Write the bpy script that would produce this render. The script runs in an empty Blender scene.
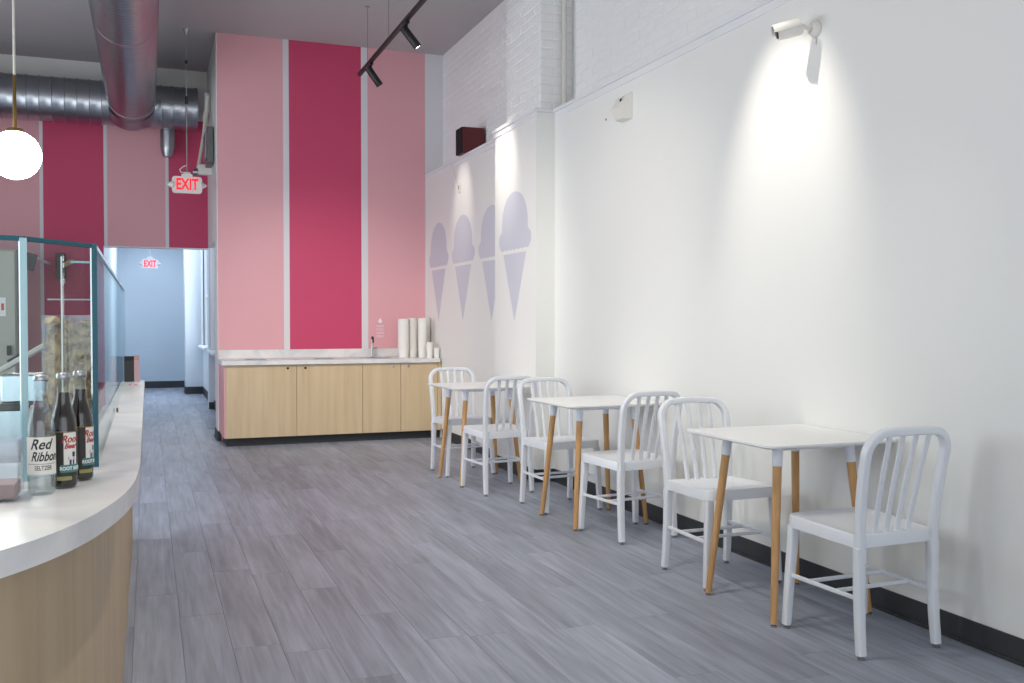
import bpy, bmesh, math, random
from mathutils import Vector, Matrix
random.seed(7)
S = bpy.context.scene
COL = S.collection
PI = math.pi

# ------------------------------------------------------------------ camera
CAM_H = 1.28
cam_d = bpy.data.cameras.new('camera'); cam = bpy.data.objects.new('camera', cam_d); COL.objects.link(cam)
YAW = math.radians(20.82); PITCH = math.radians(1.227)
cam.location = (0, 0, CAM_H)
cam.rotation_euler = (PI/2 - PITCH, 0, -YAW)
cam_d.sensor_width = 36.0; cam_d.lens = 957.0/1024.0*36.0
cam_d.clip_start = 0.05; cam_d.clip_end = 100
S.camera = cam

# ------------------------------------------------------------------ view, world
S.view_settings.view_transform = 'Standard'; S.view_settings.look = 'None'
S.view_settings.gamma = 1.0; S.view_settings.exposure = 0.47
S.cycles.transparent_max_bounces = 40
S.view_settings.use_curve_mapping = False
w = bpy.data.worlds.new('daylight'); S.world = w; w.use_nodes = True
bg = w.node_tree.nodes['Background']; bg.inputs[0].default_value = (0.75, 0.86, 1.0, 1); bg.inputs[1].default_value = 1.0

def area(name, loc, rot, sx, sy, power, col):
    l = bpy.data.lights.new(name, 'AREA'); l.shape = 'RECTANGLE'; l.size = sx; l.size_y = sy
    l.energy = power; l.color = col
    o = bpy.data.objects.new(name, l); o.location = loc; o.rotation_euler = rot; COL.objects.link(o)
    return o
# daylight through the shopfront glazing behind the camera, and through the hall windows
area('shopfront_daylight', (0.0, -2.85, 1.55), (PI/2, 0, 0), 6.0, 2.5, 34, (1.0, 0.97, 0.92))
area('side_fill_light', (-3.35, 6.0, 1.7), (PI/2, 0, -PI/2), 6.5, 2.2, 90, (0.93, 0.96, 1.0))  # soft fill from the unseen left side, added to brighten the room
area('hall_window_daylight', (0.84, 16.5, 1.75), (PI/2, 0, PI/2), 1.5, 1.6, 22, (0.92, 0.96, 1.0))
area('hall_fill_light', (0.15, 17.6, 2.86), (0, 0, 0), 0.9, 2.4, 20, (0.90, 0.94, 1.0))  # unseen fill added under the hall ceiling to brighten the hallway
area('hall_fill_light', (0.15, 13.6, 2.86), (0, 0, 0), 0.9, 1.4, 7, (0.90, 0.94, 1.0))  # weaker added fill near the hall opening, no visible fixture
GLOBE_EMIT = 25.0
SPOT_POWER = 60.0
FLOOD_POWER = 62.0

# ------------------------------------------------------------------ materials
MATS = {}
def new_mat(name):
    m = bpy.data.materials.new(name); m.use_nodes = True
    nt = m.node_tree; b = nt.nodes['Principled BSDF']
    MATS[name] = m
    return m, nt, b
def lin(c):
    return tuple(((x/255.0)/12.92 if x/255.0 <= 0.04045 else ((x/255.0+0.055)/1.055)**2.4) for x in c) + (1,)
def plain(name, rgb, rough=0.6, metal=0.0, bump=0.0, scale=60, var=0.03, coat=0.0):
    m, nt, b = new_mat(name)
    c = lin(rgb)
    no = nt.nodes.new('ShaderNodeTexNoise'); no.inputs['Scale'].default_value = scale; no.inputs['Detail'].default_value = 4
    tc = nt.nodes.new('ShaderNodeTexCoord'); nt.links.new(tc.outputs['Object'], no.inputs['Vector'])
    mx = nt.nodes.new('ShaderNodeMix'); mx.data_type = 'RGBA'
    mx.inputs[6].default_value = tuple(x*(1-var) for x in c[:3])+(1,); mx.inputs[7].default_value = tuple(min(1, x*(1+var)) for x in c[:3])+(1,)
    nt.links.new(no.outputs['Fac'], mx.inputs[0]); nt.links.new(mx.outputs[2], b.inputs['Base Color'])
    b.inputs['Roughness'].default_value = rough; b.inputs['Metallic'].default_value = metal
    if coat: b.inputs['Coat Weight'].default_value = coat
    if bump:
        bp = nt.nodes.new('ShaderNodeBump'); bp.inputs['Strength'].default_value = bump; bp.inputs['Distance'].default_value = 0.004
        nt.links.new(no.outputs['Fac'], bp.inputs['Height']); nt.links.new(bp.outputs[0], b.inputs['Normal'])
    return m
def emit(name, rgb, strength):
    m, nt, b = new_mat(name)
    b.inputs['Base Color'].default_value = lin(rgb); b.inputs['Emission Color'].default_value = lin(rgb)
    b.inputs['Emission Strength'].default_value = strength
    return m
def wood(name, c1, c2, axis='Z', rough=0.5, scale=14):
    m, nt, b = new_mat(name)
    tc = nt.nodes.new('ShaderNodeTexCoord'); mp = nt.nodes.new('ShaderNodeMapping')
    nt.links.new(tc.outputs['Object'], mp.inputs['Vector'])
    sc = [scale]*3; sc['XYZ'.index(axis)] = scale*0.06
    mp.inputs['Scale'].default_value = sc
    no = nt.nodes.new('ShaderNodeTexNoise'); no.inputs['Scale'].default_value = 1.6; no.inputs['Detail'].default_value = 7; no.inputs['Roughness'].default_value = 0.6
    nt.links.new(mp.outputs[0], no.inputs['Vector'])
    cr = nt.nodes.new('ShaderNodeValToRGB'); cr.color_ramp.elements[0].position = 0.3; cr.color_ramp.elements[1].position = 0.7
    cr.color_ramp.elements[0].color = lin(c1); cr.color_ramp.elements[1].color = lin(c2)
    nt.links.new(no.outputs['Fac'], cr.inputs[0]); nt.links.new(cr.outputs[0], b.inputs['Base Color'])
    bp = nt.nodes.new('ShaderNodeBump'); bp.inputs['Strength'].default_value = 0.08; bp.inputs['Distance'].default_value = 0.002
    nt.links.new(no.outputs['Fac'], bp.inputs['Height']); nt.links.new(bp.outputs[0], b.inputs['Normal'])
    b.inputs['Roughness'].default_value = rough
    return m
def clear(name, tint, gloss_rough=0.02, edge=0.0):
    """thin clear sheet: transparent with a Fresnel reflection"""
    m, nt, b = new_mat(name)
    nt.nodes.remove(b); out = nt.nodes['Material Output']
    t = nt.nodes.new('ShaderNodeBsdfTransparent'); t.inputs[0].default_value = tint
    g = nt.nodes.new('ShaderNodeBsdfGlossy'); g.inputs['Roughness'].default_value = gloss_rough
    lw = nt.nodes.new('ShaderNodeLayerWeight'); lw.inputs[0].default_value = 0.5
    pw = nt.nodes.new('ShaderNodeMath'); pw.operation = 'POWER'; pw.inputs[1].default_value = 5.0; nt.links.new(lw.outputs['Facing'], pw.inputs[0])
    fr = nt.nodes.new('ShaderNodeMath'); fr.operation = 'MULTIPLY_ADD'; fr.inputs[1].default_value = 0.35; fr.inputs[2].default_value = 0.035; nt.links.new(pw.outputs[0], fr.inputs[0])
    ad = nt.nodes.new('ShaderNodeMath'); ad.operation = 'ADD'; ad.inputs[1].default_value = edge; ad.use_clamp = True
    mx = nt.nodes.new('ShaderNodeMixShader')
    nt.links.new(fr.outputs[0], ad.inputs[0]); nt.links.new(ad.outputs[0], mx.inputs[0]); nt.links.new(t.outputs[0], mx.inputs[1]); nt.links.new(g.outputs[0], mx.inputs[2])
    nt.links.new(mx.outputs[0], out.inputs[0])
    return m

M_wall = plain('white wall paint', (236, 236, 233), 0.55, bump=0.04, scale=180, var=0.01)
M_ceil = plain('ceiling paint', (186, 184, 184), 0.8, var=0.02, scale=3)
M_blue = plain('pale blue hall paint', (196, 211, 224), 0.6, var=0.03, scale=3)
M_trim = plain('white trim paint', (234, 235, 237), 0.45, var=0.01)
M_base = plain('charcoal rubber base', (52, 55, 58), 0.5, var=0.05)
M_brick = plain('painted brick', (240, 240, 240), 0.6, bump=0.6, scale=32, var=0.02)
M_bgap = plain('painted mortar', (238, 238, 238), 0.8, bump=0.3, scale=120)
M_chair = plain('white powder coat', (230, 233, 239), 0.35, var=0.01, coat=0.2)
M_ttop = plain('white laminate', (240, 240, 240), 0.32, var=0.01)
M_sleeve = plain('white leg sleeve', (222, 226, 236), 0.4, var=0.01)
M_leg = wood('oak leg', (186, 138, 88), (208, 164, 112), 'Z', 0.5, 30)
M_chrome = plain('chrome', (190, 190, 190), 0.2, 1.0)
M_rub = plain('black rubber', (30, 28, 26), 0.6)
M_blk = plain('black satin metal', (22, 22, 24), 0.45)
M_maple = wood('maple veneer', (196, 172, 138), (214, 192, 158), 'Z', 0.5, 9)
M_maple2 = wood('maple bar front', (182, 158, 126), (200, 178, 146), 'Z', 0.5, 9)
M_steel = plain('brushed steel', (176, 178, 182), 0.3, 1.0, var=0.06, scale=20)
M_duct = plain('galvanised duct', (172, 176, 182), 0.33, 1.0, var=0.12, scale=9)
M_mural = plain('grey lavender mural paint', (207, 208, 219), 0.6, var=0.01)
M_vinyl = plain('white vinyl print', (236, 230, 236), 0.5)
M_plas = plain('white plastic', (228, 226, 220), 0.4)
M_dred = plain('dark red cabinet', (92, 26, 32), 0.5)
M_grille = plain('black grille', (14, 14, 16), 0.8)
M_globe = emit('opal glass lit', (255, 248, 238), GLOBE_EMIT)
M_brass = plain('aged brass', (150, 122, 70), 0.35, 1.0)
M_cord = plain('cream cord', (200, 198, 190), 0.6)
M_exit = emit('exit letters red', (240, 24, 44), 0.7)
M_lamp = emit('spot lamp lens', (255, 244, 225), 14.0)
M_teal = plain('teal glass edge', (14, 84, 100), 0.12, var=0.25, scale=12)
M_tealL = plain('pale glass edge', (150, 186, 196), 0.15, var=0.1, scale=12)
M_glass = clear('clear glass', (0.90, 0.955, 0.955, 1))
M_acry = clear('clear acrylic', (0.93, 0.93, 0.95, 1), 0.03, 0.03)
M_bot = clear('bottle glass', (0.86, 0.88, 0.88, 1), 0.03, 0.02)
M_cup = plain('white paper', (238, 236, 232), 0.6)
M_paperc = plain('cream label paper', (226, 224, 216), 0.55)
M_fridge = plain('beige enamel', (176, 174, 162), 0.4)

def counter_stone():
    m, nt, b = new_mat('white quartz')
    tc = nt.nodes.new('ShaderNodeTexCoord')
    n1 = nt.nodes.new('ShaderNodeTexNoise'); n1.inputs['Scale'].default_value = 3.0; n1.inputs['Detail'].default_value = 8; n1.inputs['Distortion'].default_value = 1.2
    nt.links.new(tc.outputs['Object'], n1.inputs['Vector'])
    cr = nt.nodes.new('ShaderNodeValToRGB')
    e = cr.color_ramp.elements; e[0].position = 0.35; e[0].color = lin((206, 207, 210)); e[1].position = 0.6; e[1].color = lin((232, 231, 230))
    nt.links.new(n1.outputs['Fac'], cr.inputs[0]); nt.links.new(cr.outputs[0], b.inputs['Base Color'])
    b.inputs['Roughness'].default_value = 0.28
    return m
M_stone = counter_stone()

def stripes_mat(name, edges, cols):
    """painted vertical bands: constant colours along object X (world metres)"""
    m, nt, b = new_mat(name)
    tc = nt.nodes.new('ShaderNodeTexCoord'); sx = nt.nodes.new('ShaderNodeSeparateXYZ')
    nt.links.new(tc.outputs['Object'], sx.inputs[0])
    lo, hi = edges[0], edges[-1]
    mr = nt.nodes.new('ShaderNodeMapRange'); mr.inputs[1].default_value = lo; mr.inputs[2].default_value = hi
    nt.links.new(sx.outputs[0], mr.inputs[0])
    cr = nt.nodes.new('ShaderNodeValToRGB'); cr.color_ramp.interpolation = 'CONSTANT'
    els = cr.color_ramp.elements
    while len(els) < len(cols): els.new(0.5)
    for i, c in enumerate(cols):
        els[i].position = (edges[i]-lo)/(hi-lo)
    for i, c in enumerate(cols):
        els[i].color = lin(c)
    nt.links.new(mr.outputs[0], cr.inputs[0]); nt.links.new(cr.outputs[0], b.inputs['Base Color'])
    b.inputs['Roughness'].default_value = 0.55
    return m
PINK = (226, 168, 176); CRIM = (202, 68, 108); SW = (222, 220, 224)
M_strR = stripes_mat('pink stripe paint', [0.69, 1.382, 1.452, 2.246, 2.314, 2.983, 3.4], [PINK, SW, CRIM, SW, PINK, SW])
def left_edges():
    per = 0.6445; gap = 0.04
    e = []; c = []
    # boundaries measured: gaps at -1.165, -0.473, 0.216 ; 
    gaps = [-1.165-0.692*k for k in range(3, 0, -1)] + [-1.165, -0.473, 0.216]
    cols = [CRIM, PINK, CRIM, PINK, CRIM, PINK, CRIM]
    lo = -3.6
    e.append(lo); c.append(cols[0])
    for i, g in enumerate(gaps):
        e.append(g-gap/2); c.append(SW); e.append(g+gap/2); c.append(cols[i+1])
    e.append(1.3)
    return e, c
_e, _c = left_edges()
M_strL = stripes_mat('pink stripe paint left', _e, _c)

def floor_mat():
    m, nt, b = new_mat('grey vinyl plank')
    tc = nt.nodes.new('ShaderNodeTexCoord'); oi = nt.nodes.new('ShaderNodeObjectInfo')
    # grain is laid along the length, shifted per plank
    ge = nt.nodes.new('ShaderNodeNewGeometry')
    ml = nt.nodes.new('ShaderNodeVectorMath'); ml.operation = 'MULTIPLY'; ml.inputs[1].default_value = (1, 1, 1)
    cb = nt.nodes.new('ShaderNodeCombineXYZ')
    mu = nt.nodes.new('ShaderNodeMath'); mu.operation = 'MULTIPLY'; mu.inputs[1].default_value = 37.0
    nt.links.new(oi.outputs['Random'], mu.inputs[0]); nt.links.new(mu.outputs[0], cb.inputs[2])
    ad = nt.nodes.new('ShaderNodeVectorMath'); ad.operation = 'ADD'
    nt.links.new(ge.outputs['Position'], ad.inputs[0]); nt.links.new(cb.outputs[0], ad.inputs[1])
    def noise(sx, sy, detail, dist=0.0):
        mp = nt.nodes.new('ShaderNodeMapping'); mp.inputs['Scale'].default_value = (sx, sy, 1)
        nt.links.new(ad.outputs[0], mp.inputs['Vector'])
        n = nt.nodes.new('ShaderNodeTexNoise'); n.inputs['Scale'].default_value = 1.0; n.inputs['Detail'].default_value = detail; n.inputs['Distortion'].default_value = dist
        nt.links.new(mp.outputs[0], n.inputs['Vector']); return n
    n1 = noise(38, 2.2, 8, 0.4); n2 = noise(7, 1.0, 4, 0.6); n3 = noise(110, 1.2, 3)
    cr = nt.nodes.new('ShaderNodeValToRGB'); e = cr.color_ramp.elements
    e[0].position = 0.25; e[0].color = lin((128, 133, 146)); e[1].position = 0.8; e[1].color = lin((174, 181, 198))
    x = e.new(0.5); x.color = lin((150, 156, 171))
    mm = nt.nodes.new('ShaderNodeMath'); mm.operation = 'ADD'; nt.links.new(n1.outputs['Fac'], mm.inputs[0]); nt.links.new(n2.outputs['Fac'], mm.inputs[1])
    m2 = nt.nodes.new('ShaderNodeMath'); m2.operation = 'MULTIPLY_ADD'; m2.inputs[1].default_value = 0.22; nt.links.new(oi.outputs['Random'], m2.inputs[0]); nt.links.new(mm.outputs[0], m2.inputs[2])
    m3 = nt.nodes.new('ShaderNodeMath'); m3.operation = 'MULTIPLY_ADD'; m3.inputs[1].default_value = 0.28; nt.links.new(n3.outputs['Fac'], m3.inputs[0]); nt.links.new(m2.outputs[0], m3.inputs[2])
    mr = nt.nodes.new('ShaderNodeMapRange'); mr.inputs[1].default_value = 0.62; mr.inputs[2].default_value = 1.95
    nt.links.new(m3.outputs[0], mr.inputs[0]); nt.links.new(mr.outputs[0], cr.inputs[0])
    nt.links.new(cr.outputs[0], b.inputs['Base Color'])
    b.inputs['Roughness'].default_value = 0.42; b.inputs['Specular IOR Level'].default_value = 0.5
    bp = nt.nodes.new('ShaderNodeBump'); bp.inputs['Strength'].default_value = 0.12; bp.inputs['Distance'].default_value = 0.001
    nt.links.new(n1.outputs['Fac'], bp.inputs['Height']); nt.links.new(bp.outputs[0], b.inputs['Normal'])
    return m
M_floor = floor_mat()
def wafer_mat():
    m, nt, b = new_mat('waffle pieces')
    at = nt.nodes.new('ShaderNodeTexCoord'); n = nt.nodes.new('ShaderNodeTexNoise'); n.inputs['Scale'].default_value = 38; n.inputs['Detail'].default_value = 5
    nt.links.new(at.outputs['Object'], n.inputs['Vector'])
    cr = nt.nodes.new('ShaderNodeValToRGB'); e = cr.color_ramp.elements
    e[0].position = 0.35; e[0].color = lin((120, 76, 38)); e[1].position = 0.65; e[1].color = lin((226, 186, 128))
    nt.links.new(n.outputs['Fac'], cr.inputs[0]); nt.links.new(cr.outputs[0], b.inputs['Base Color']); b.inputs['Roughness'].default_value = 0.8
    return m
M_wafer = wafer_mat()
M_cola = plain('dark root beer', (30, 12, 7), 0.25, var=0.2)
M_amber = plain('amber root beer', (150, 70, 30), 0.2, var=0.2, scale=20)

# ------------------------------------------------------------------ mesh helpers
def B(): return bmesh.new()
def box(bm, x0, x1, y0, y1, z0, z1, bev=0.0, seg=1, mi=0):
    vs = [bm.verts.new(p) for p in ((x0,y0,z0),(x1,y0,z0),(x1,y1,z0),(x0,y1,z0),(x0,y0,z1),(x1,y0,z1),(x1,y1,z1),(x0,y1,z1))]
    fs = [bm.faces.new([vs[i] for i in f]) for f in ((0,3,2,1),(4,5,6,7),(0,1,5,4),(1,2,6,5),(2,3,7,6),(3,0,4,7))]
    for f in fs: f.material_index = mi
    if bev > 0:
        es = set(e for f in fs for e in f.edges)
        bmesh.ops.bevel(bm, geom=list(es), offset=bev, segments=seg, profile=0.5, affect='EDGES')
    return bm
def lathe(bm, prof, n=24, M=None, cap=True):
    """prof: list of (r, z)"""
    rings = []
    for r, z in prof:
        ring = []
        for i in range(n):
            a = 2*PI*i/n
            v = Vector((r*math.cos(a), r*math.sin(a), z))
            if M: v = M @ v
            ring.append(bm.verts.new(v))
        rings.append(ring)
    for k in range(len(rings)-1):
        for i in range(n):
            j = (i+1) % n
            bm.faces.new((rings[k][i], rings[k][j], rings[k+1][j], rings[k+1][i]))
    if cap:
        bm.faces.new(list(reversed(rings[0]))); bm.faces.new(rings[-1])
    return bm
def sweep(bm, pts, prof, ref=(0,1,0), closed=False, cap=True, scales=None):
    """prof: 2D list in (a,b): a along ref made normal to the tangent, b = t x a"""
    pts = [Vector(p) for p in pts]; ref = Vector(ref); rings = []
    n = len(pts)
    for i, p in enumerate(pts):
        if i == 0: t = pts[1]-pts[0]
        elif i == n-1: t = pts[-1]-pts[-2]
        else: t = (pts[i+1]-p).normalized() + (p-pts[i-1]).normalized()
        t.normalize()
        a = (ref - t*ref.dot(t)).normalized(); b = t.cross(a)
        s = scales[i] if scales else 1.0
        rings.append([bm.verts.new(p + a*q[0]*s + b*q[1]*s) for q in prof])
    m = len(prof)
    for k in range(n-1):
        for i in range(m):
            j = (i+1) % m
            bm.faces.new((rings[k][i], rings[k][j], rings[k+1][j], rings[k+1][i]))
    if cap:
        bm.faces.new(list(reversed(rings[0]))); bm.faces.new(rings[-1])
    return bm
def circ(r, n=10): return [(r*math.cos(2*PI*i/n), r*math.sin(2*PI*i/n)) for i in range(n)]
def rrect(w, h, r, n=3):
    o = []
    for cx, cy, a0 in ((w/2-r, h/2-r, 0), (-w/2+r, h/2-r, 90), (-w/2+r, -h/2+r, 180), (w/2-r, -h/2+r, 270)):
        for k in range(n+1):
            a = math.radians(a0 + 90*k/n); o.append((cx+r*math.cos(a), cy+r*math.sin(a)))
    return o
def prism(bm, poly, z0, z1, M=None):
    """poly (x,y) extruded in z"""
    f = lambda p, z: (M @ Vector((p[0], p[1], z))) if M else Vector((p[0], p[1], z))
    lo = [bm.verts.new(f(p, z0)) for p in poly]; hi = [bm.verts.new(f(p, z1)) for p in poly]
    n = len(poly)
    bm.faces.new(list(reversed(lo))); bm.faces.new(hi)
    for i in range(n):
        j = (i+1) % n; bm.faces.new((lo[i], lo[j], hi[j], hi[i]))
    return bm
def obj(name, bm, mat, parent=None, smooth=None, loc=None, rot=None):
    bmesh.ops.recalc_face_normals(bm, faces=bm.faces[:])
    me = bpy.data.meshes.new(name); bm.to_mesh(me); bm.free()
    for m in (mat if isinstance(mat, (list, tuple)) else [mat]): me.materials.append(m)
    if smooth is not None:
        me.polygons.foreach_set('use_smooth', [True]*len(me.polygons))
        me.set_sharp_from_angle(angle=math.radians(smooth))
    o = bpy.data.objects.new(name, me); COL.objects.link(o)
    if parent is not None: o.parent = parent
    if loc is not None: o.location = loc
    if rot is not None: o.rotation_euler = rot
    return o
def tag(o, label=None, cat=None, group=None, kind=None):
    if label: o['label'] = label
    if cat: o['category'] = cat
    if group: o['group'] = group
    if kind: o['kind'] = kind
    return o
def thing(name, label, cat, loc=(0,0,0), rz=0, group=None):
    o = bpy.data.objects.new(name, None); COL.objects.link(o); o.location = loc; o.rotation_euler = (0,0,rz)
    o.empty_display_size = 0.1
    return tag(o, label, cat, group)
def copy_tree(o, kids, parent=None):
    c = o.copy(); COL.objects.link(c); c.parent = parent
    for ch in kids.get(o.name, []): copy_tree(ch, kids, c)
    return c
def kids_map():
    d = {}
    for x in bpy.data.objects:
        if x.parent: d.setdefault(x.parent.name, []).append(x)
    return d
def struct(name, bm, mat, label, parent=None, smooth=None):
    o = obj(name, bm, mat, parent, smooth)
    if parent is None: tag(o, label, name.split('_')[0], kind='structure')
    return o
def text_mesh(txt, size, extrude=0.0005, shear=0.0, bold=0.0, align='CENTER'):
    cu = bpy.data.curves.new('text', 'FONT'); cu.body = txt; cu.size = size; cu.extrude = extrude; cu.shear = shear; cu.offset = bold
    cu.align_x = align; cu.align_y = 'CENTER'; cu.resolution_u = 3
    o = bpy.data.objects.new('text', cu); COL.objects.link(o)
    bpy.context.view_layer.update()
    dg = bpy.context.evaluated_depsgraph_get()
    me = bpy.data.meshes.new_from_object(o.evaluated_get(dg))
    bpy.data.objects.remove(o); bpy.data.curves.remove(cu)
    bm = bmesh.new(); bm.from_mesh(me); bpy.data.meshes.remove(me)
    return bm

# ================================================================== SHELL
XR = 3.03      # face of the furred right wall
XP = 2.87      # face of the pilaster
XB = 3.20      # painted brick face
YB = 10.66     # pink back wall
YL = 12.40     # striped wall of the left bay
ZC = 4.34
ZT = 2.93
FX0 = -3.5; FY0 = -3.0

# floor slab and planks
bm = B(); box(bm, FX0-0.2, 3.5, FY0-0.2, YL+0.1, -0.12, -0.006); box(bm, -1.0, 1.2, YL+0.1, 19.8, -0.12, -0.006)
floor = struct('floor', bm, M_floor, 'grey wood-look vinyl plank floor of the shop')
PW, PL = 0.182, 1.22
def plank_mesh(l, w=PW):
    bm = B(); g = 0.0003; c = 0.0007
    x0, x1, y0, y1 = g, w-g, g, l-g
    a = [bm.verts.new(p) for p in ((x0,y0,-0.0058),(x1,y0,-0.0058),(x1,y1,-0.0058),(x0,y1,-0.0058))]
    b = [bm.verts.new(p) for p in ((x0,y0,-0.0012),(x1,y0,-0.0012),(x1,y1,-0.0012),(x0,y1,-0.0012))]
    t = [bm.verts.new(p) for p in ((x0+c,y0+c,0),(x1-c,y0+c,0),(x1-c,y1-c,0),(x0+c,y1-c,0))]
    for i in range(4):
        j = (i+1) % 4
        bm.faces.new((a[i], a[j], b[j], b[i])); bm.faces.new((b[i], b[j], t[j], t[i]))
    bm.faces.new(t)
    me = bpy.data.meshes.new('plank'); bm.to_mesh(me); bm.free(); me.materials.append(M_floor); return me
PLM = plank_mesh(PL); PLS = {}
far_bm = B(); nplank = 0; plank_list = []
cols_n = int((3.03+3.5)/PW)+1
for ci in range(-1, cols_n):
    x = 3.03 - (ci+1)*PW
    off = random.random()*PL
    y = -1.3 + off - PL
    while y < 19.5:
        l = PL; yc = y + l/2; xc = x + PW/2
        ok = False
        if yc < YL: ok = (x > -0.6 and yc > 1.2 and (xc < 3.1) and not (yc > YB and xc > 0.72)) or (x > -3.5 and x <= -0.6 and yc > 1.2)
        else: ok = -0.62 < xc < 0.95
        if ok: plank_list.append((x, y, l))
        y += l
def in_view(x, y, l):
    import math as _m
    for yy in (y, y+l/2, y+l):
        for xx in (x, x+PW):
            d = xx*_m.sin(YAW)+yy*_m.cos(YAW); r = xx*_m.cos(YAW)-yy*_m.sin(YAW)
            if d > 0.5 and abs(r/d) < 0.56 and 1.28/d < 0.40 and xx > -0.12-0.0*yy: return True
    return False
vis = [p for p in plank_list if in_view(*p)]
vis.sort(key=lambda p: p[0]**2+p[1]**2)
near = set(vis[:296])
for p in plank_list:
    x, y, l = p
    if x + PW > 3.031: continue
    if p in near:
        o = bpy.data.objects.new('plank', PLM); COL.objects.link(o); o.parent = floor; o.location = (x, y, 0)
    else:
        g = 0.0007
        v = [far_bm.verts.new(q) for q in ((x+g, y+g, -0.0002), (x+PW-g, y+g, -0.0002), (x+PW-g, y+l-g, -0.0002), (x+g, y+l-g, -0.0002))]
        v2 = [far_bm.verts.new((q.co.x, q.co.y, -0.0058)) for q in v]
        far_bm.faces.new(v)
        for i in range(4): far_bm.faces.new((v2[i], v2[(i+1) % 4], v[(i+1) % 4], v[i]))
o = obj('distant_planks', far_bm, M_floor, floor); tag(o, kind='stuff')

# ceiling
bm = B(); box(bm, FX0-0.2, 3.6, FY0-0.2, YL+0.2, ZC, ZC+0.15)
struct('ceiling', bm, M_ceil, 'flat grey white ceiling above the seating area')
bm = B(); box(bm, -1.0, 1.3, YL+0.12, 19.8, 2.95, 3.1)
struct('ceiling_hall', bm, M_blue, 'low ceiling of the far hallway')

# right wall : furring + pilaster (drywall), brick above
bm = B(); box(bm, XR, XR+0.30, FY0-0.2, 7.015, 0, ZT)
struct('wall_right', bm, M_wall, 'smooth white lower wall behind the tables')
bm = B(); box(bm, XP, XR+0.30, 7.015, 7.97, 0, ZT)
struct('wall_right_pilaster', bm, M_wall, 'white boxed pilaster carrying the largest grey cone mural')
XQ = 3.0
bm = B(); box(bm, XQ, XR+0.30, 7.97, YB+0.05, 0, ZT)
struct('wall_right_recess', bm, M_wall, 'white wall panel between the pilaster and the pink back wall')
# cap trims
def cap(name, x, y0, y1, label, ends=False):
    bm = B(); box(bm, x-0.022, 3.25, y0, y1, ZT, ZT+0.026, 0.003)
    box(bm, x-0.008, x+0.01, y0+0.002, y1-0.002, ZT-0.045, ZT, 0.002)
    return struct(name, bm, M_trim, label)
cap('trim_1', XR, FY0, 6.99, 'long white ledge cap along the top of the right wall')
o = cap('trim_2', XP, 6.993, 7.99, 'white ledge cap wrapped around the pilaster top')
cap('trim_3', XQ, 7.992, YB-0.002, 'white ledge cap under the dark red speaker')

# painted brick
BL, BH, MJ = 0.203, 0.060, 0.010
def brick_mesh(l, seed):
    r = random.Random(seed); bm = B()
    d = 0.0035; c = 0.006
    j = lambda s=0.0012: r.uniform(-s, s)
    # local: X = outwards (towards -X world), Y along wall, Z up ; back at x=0 front at x=-d
    b = [bm.verts.new((0, y, z)) for y, z in ((0,0),(l,0),(l,BH),(0,BH))]
    m_ = [bm.verts.new((-d*0.55+j(), y+j(), z+j())) for y, z in ((0,0),(l,0),(l,BH),(0,BH))]
    t = [bm.verts.new((-d+j(0.001), y+j(), z+j())) for y, z in ((c,c),(l-c,c),(l-c,BH-c),(c,BH-c))]
    for i in range(4):
        k = (i+1) % 4
        bm.faces.new((b[i], b[k], m_[k], m_[i])); bm.faces.new((m_[i], m_[k], t[k], t[i]))
    bm.faces.new(t)
    bmesh.ops.recalc_face_normals(bm, faces=bm.faces[:])
    me = bpy.data.meshes.new('brick'); bm.to_mesh(me); bm.free(); me.materials.append(M_brick); return me
BM = [brick_mesh(BL, s) for s in range(6)]
bm = B(); box(bm, XB, XB+0.25, FY0-0.2, 7.08, ZT-0.05, ZC)
bw = struct('wall_right_upper', bm, M_bgap, 'white painted brick wall above the long ledge')
def add_brick_stuff(bm, M, l=BL, h=BH, d=0.0035):
    c = 0.004
    b = [bm.verts.new(M @ Vector((0, y, z))) for y, z in ((0,0),(l,0),(l,h),(0,h))]
    t = [bm.verts.new(M @ Vector((-d+random.uniform(-.001,.001), y, z))) for y, z in ((c,c),(l-c,c),(l-c,h-c),(c,h-c))]
    for i in range(4): bm.faces.new((b[i], b[(i+1) % 4], t[(i+1) % 4], t[i]))
    bm.faces.new(t)
sb = B(); nb = 0
rows = int((ZC-(ZT+0.026))/(BH+MJ))+1
for r in range(rows):
    z = ZT+0.028 + r*(BH+MJ)
    if z+BH > ZC: break
    y = 6.985 - BL - (0.1065 if r % 2 else 0)
    if r % 2:
        add_brick_stuff(sb, Matrix.Translation((XB, 6.985-0.0965, z)), 0.0965)
    while y > -0.5:
        zmax = 1.28 + 0.365*(y*math.cos(YAW)+XB*math.sin(YAW))    # above this the frame ends
        if y > 3.9 and z < zmax and nb < 298:
            o = bpy.data.objects.new('brick', BM[(r*7+int(y*31)) % 6]); COL.objects.link(o); o.parent = bw; o.location = (XB, y, z); nb += 1
        else:
            add_brick_stuff(sb, Matrix.Translation((XB, y, z)))
        y -= BL+MJ
o = obj('other_bricks', sb, M_brick, bw); tag(o, kind='stuff')
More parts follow.
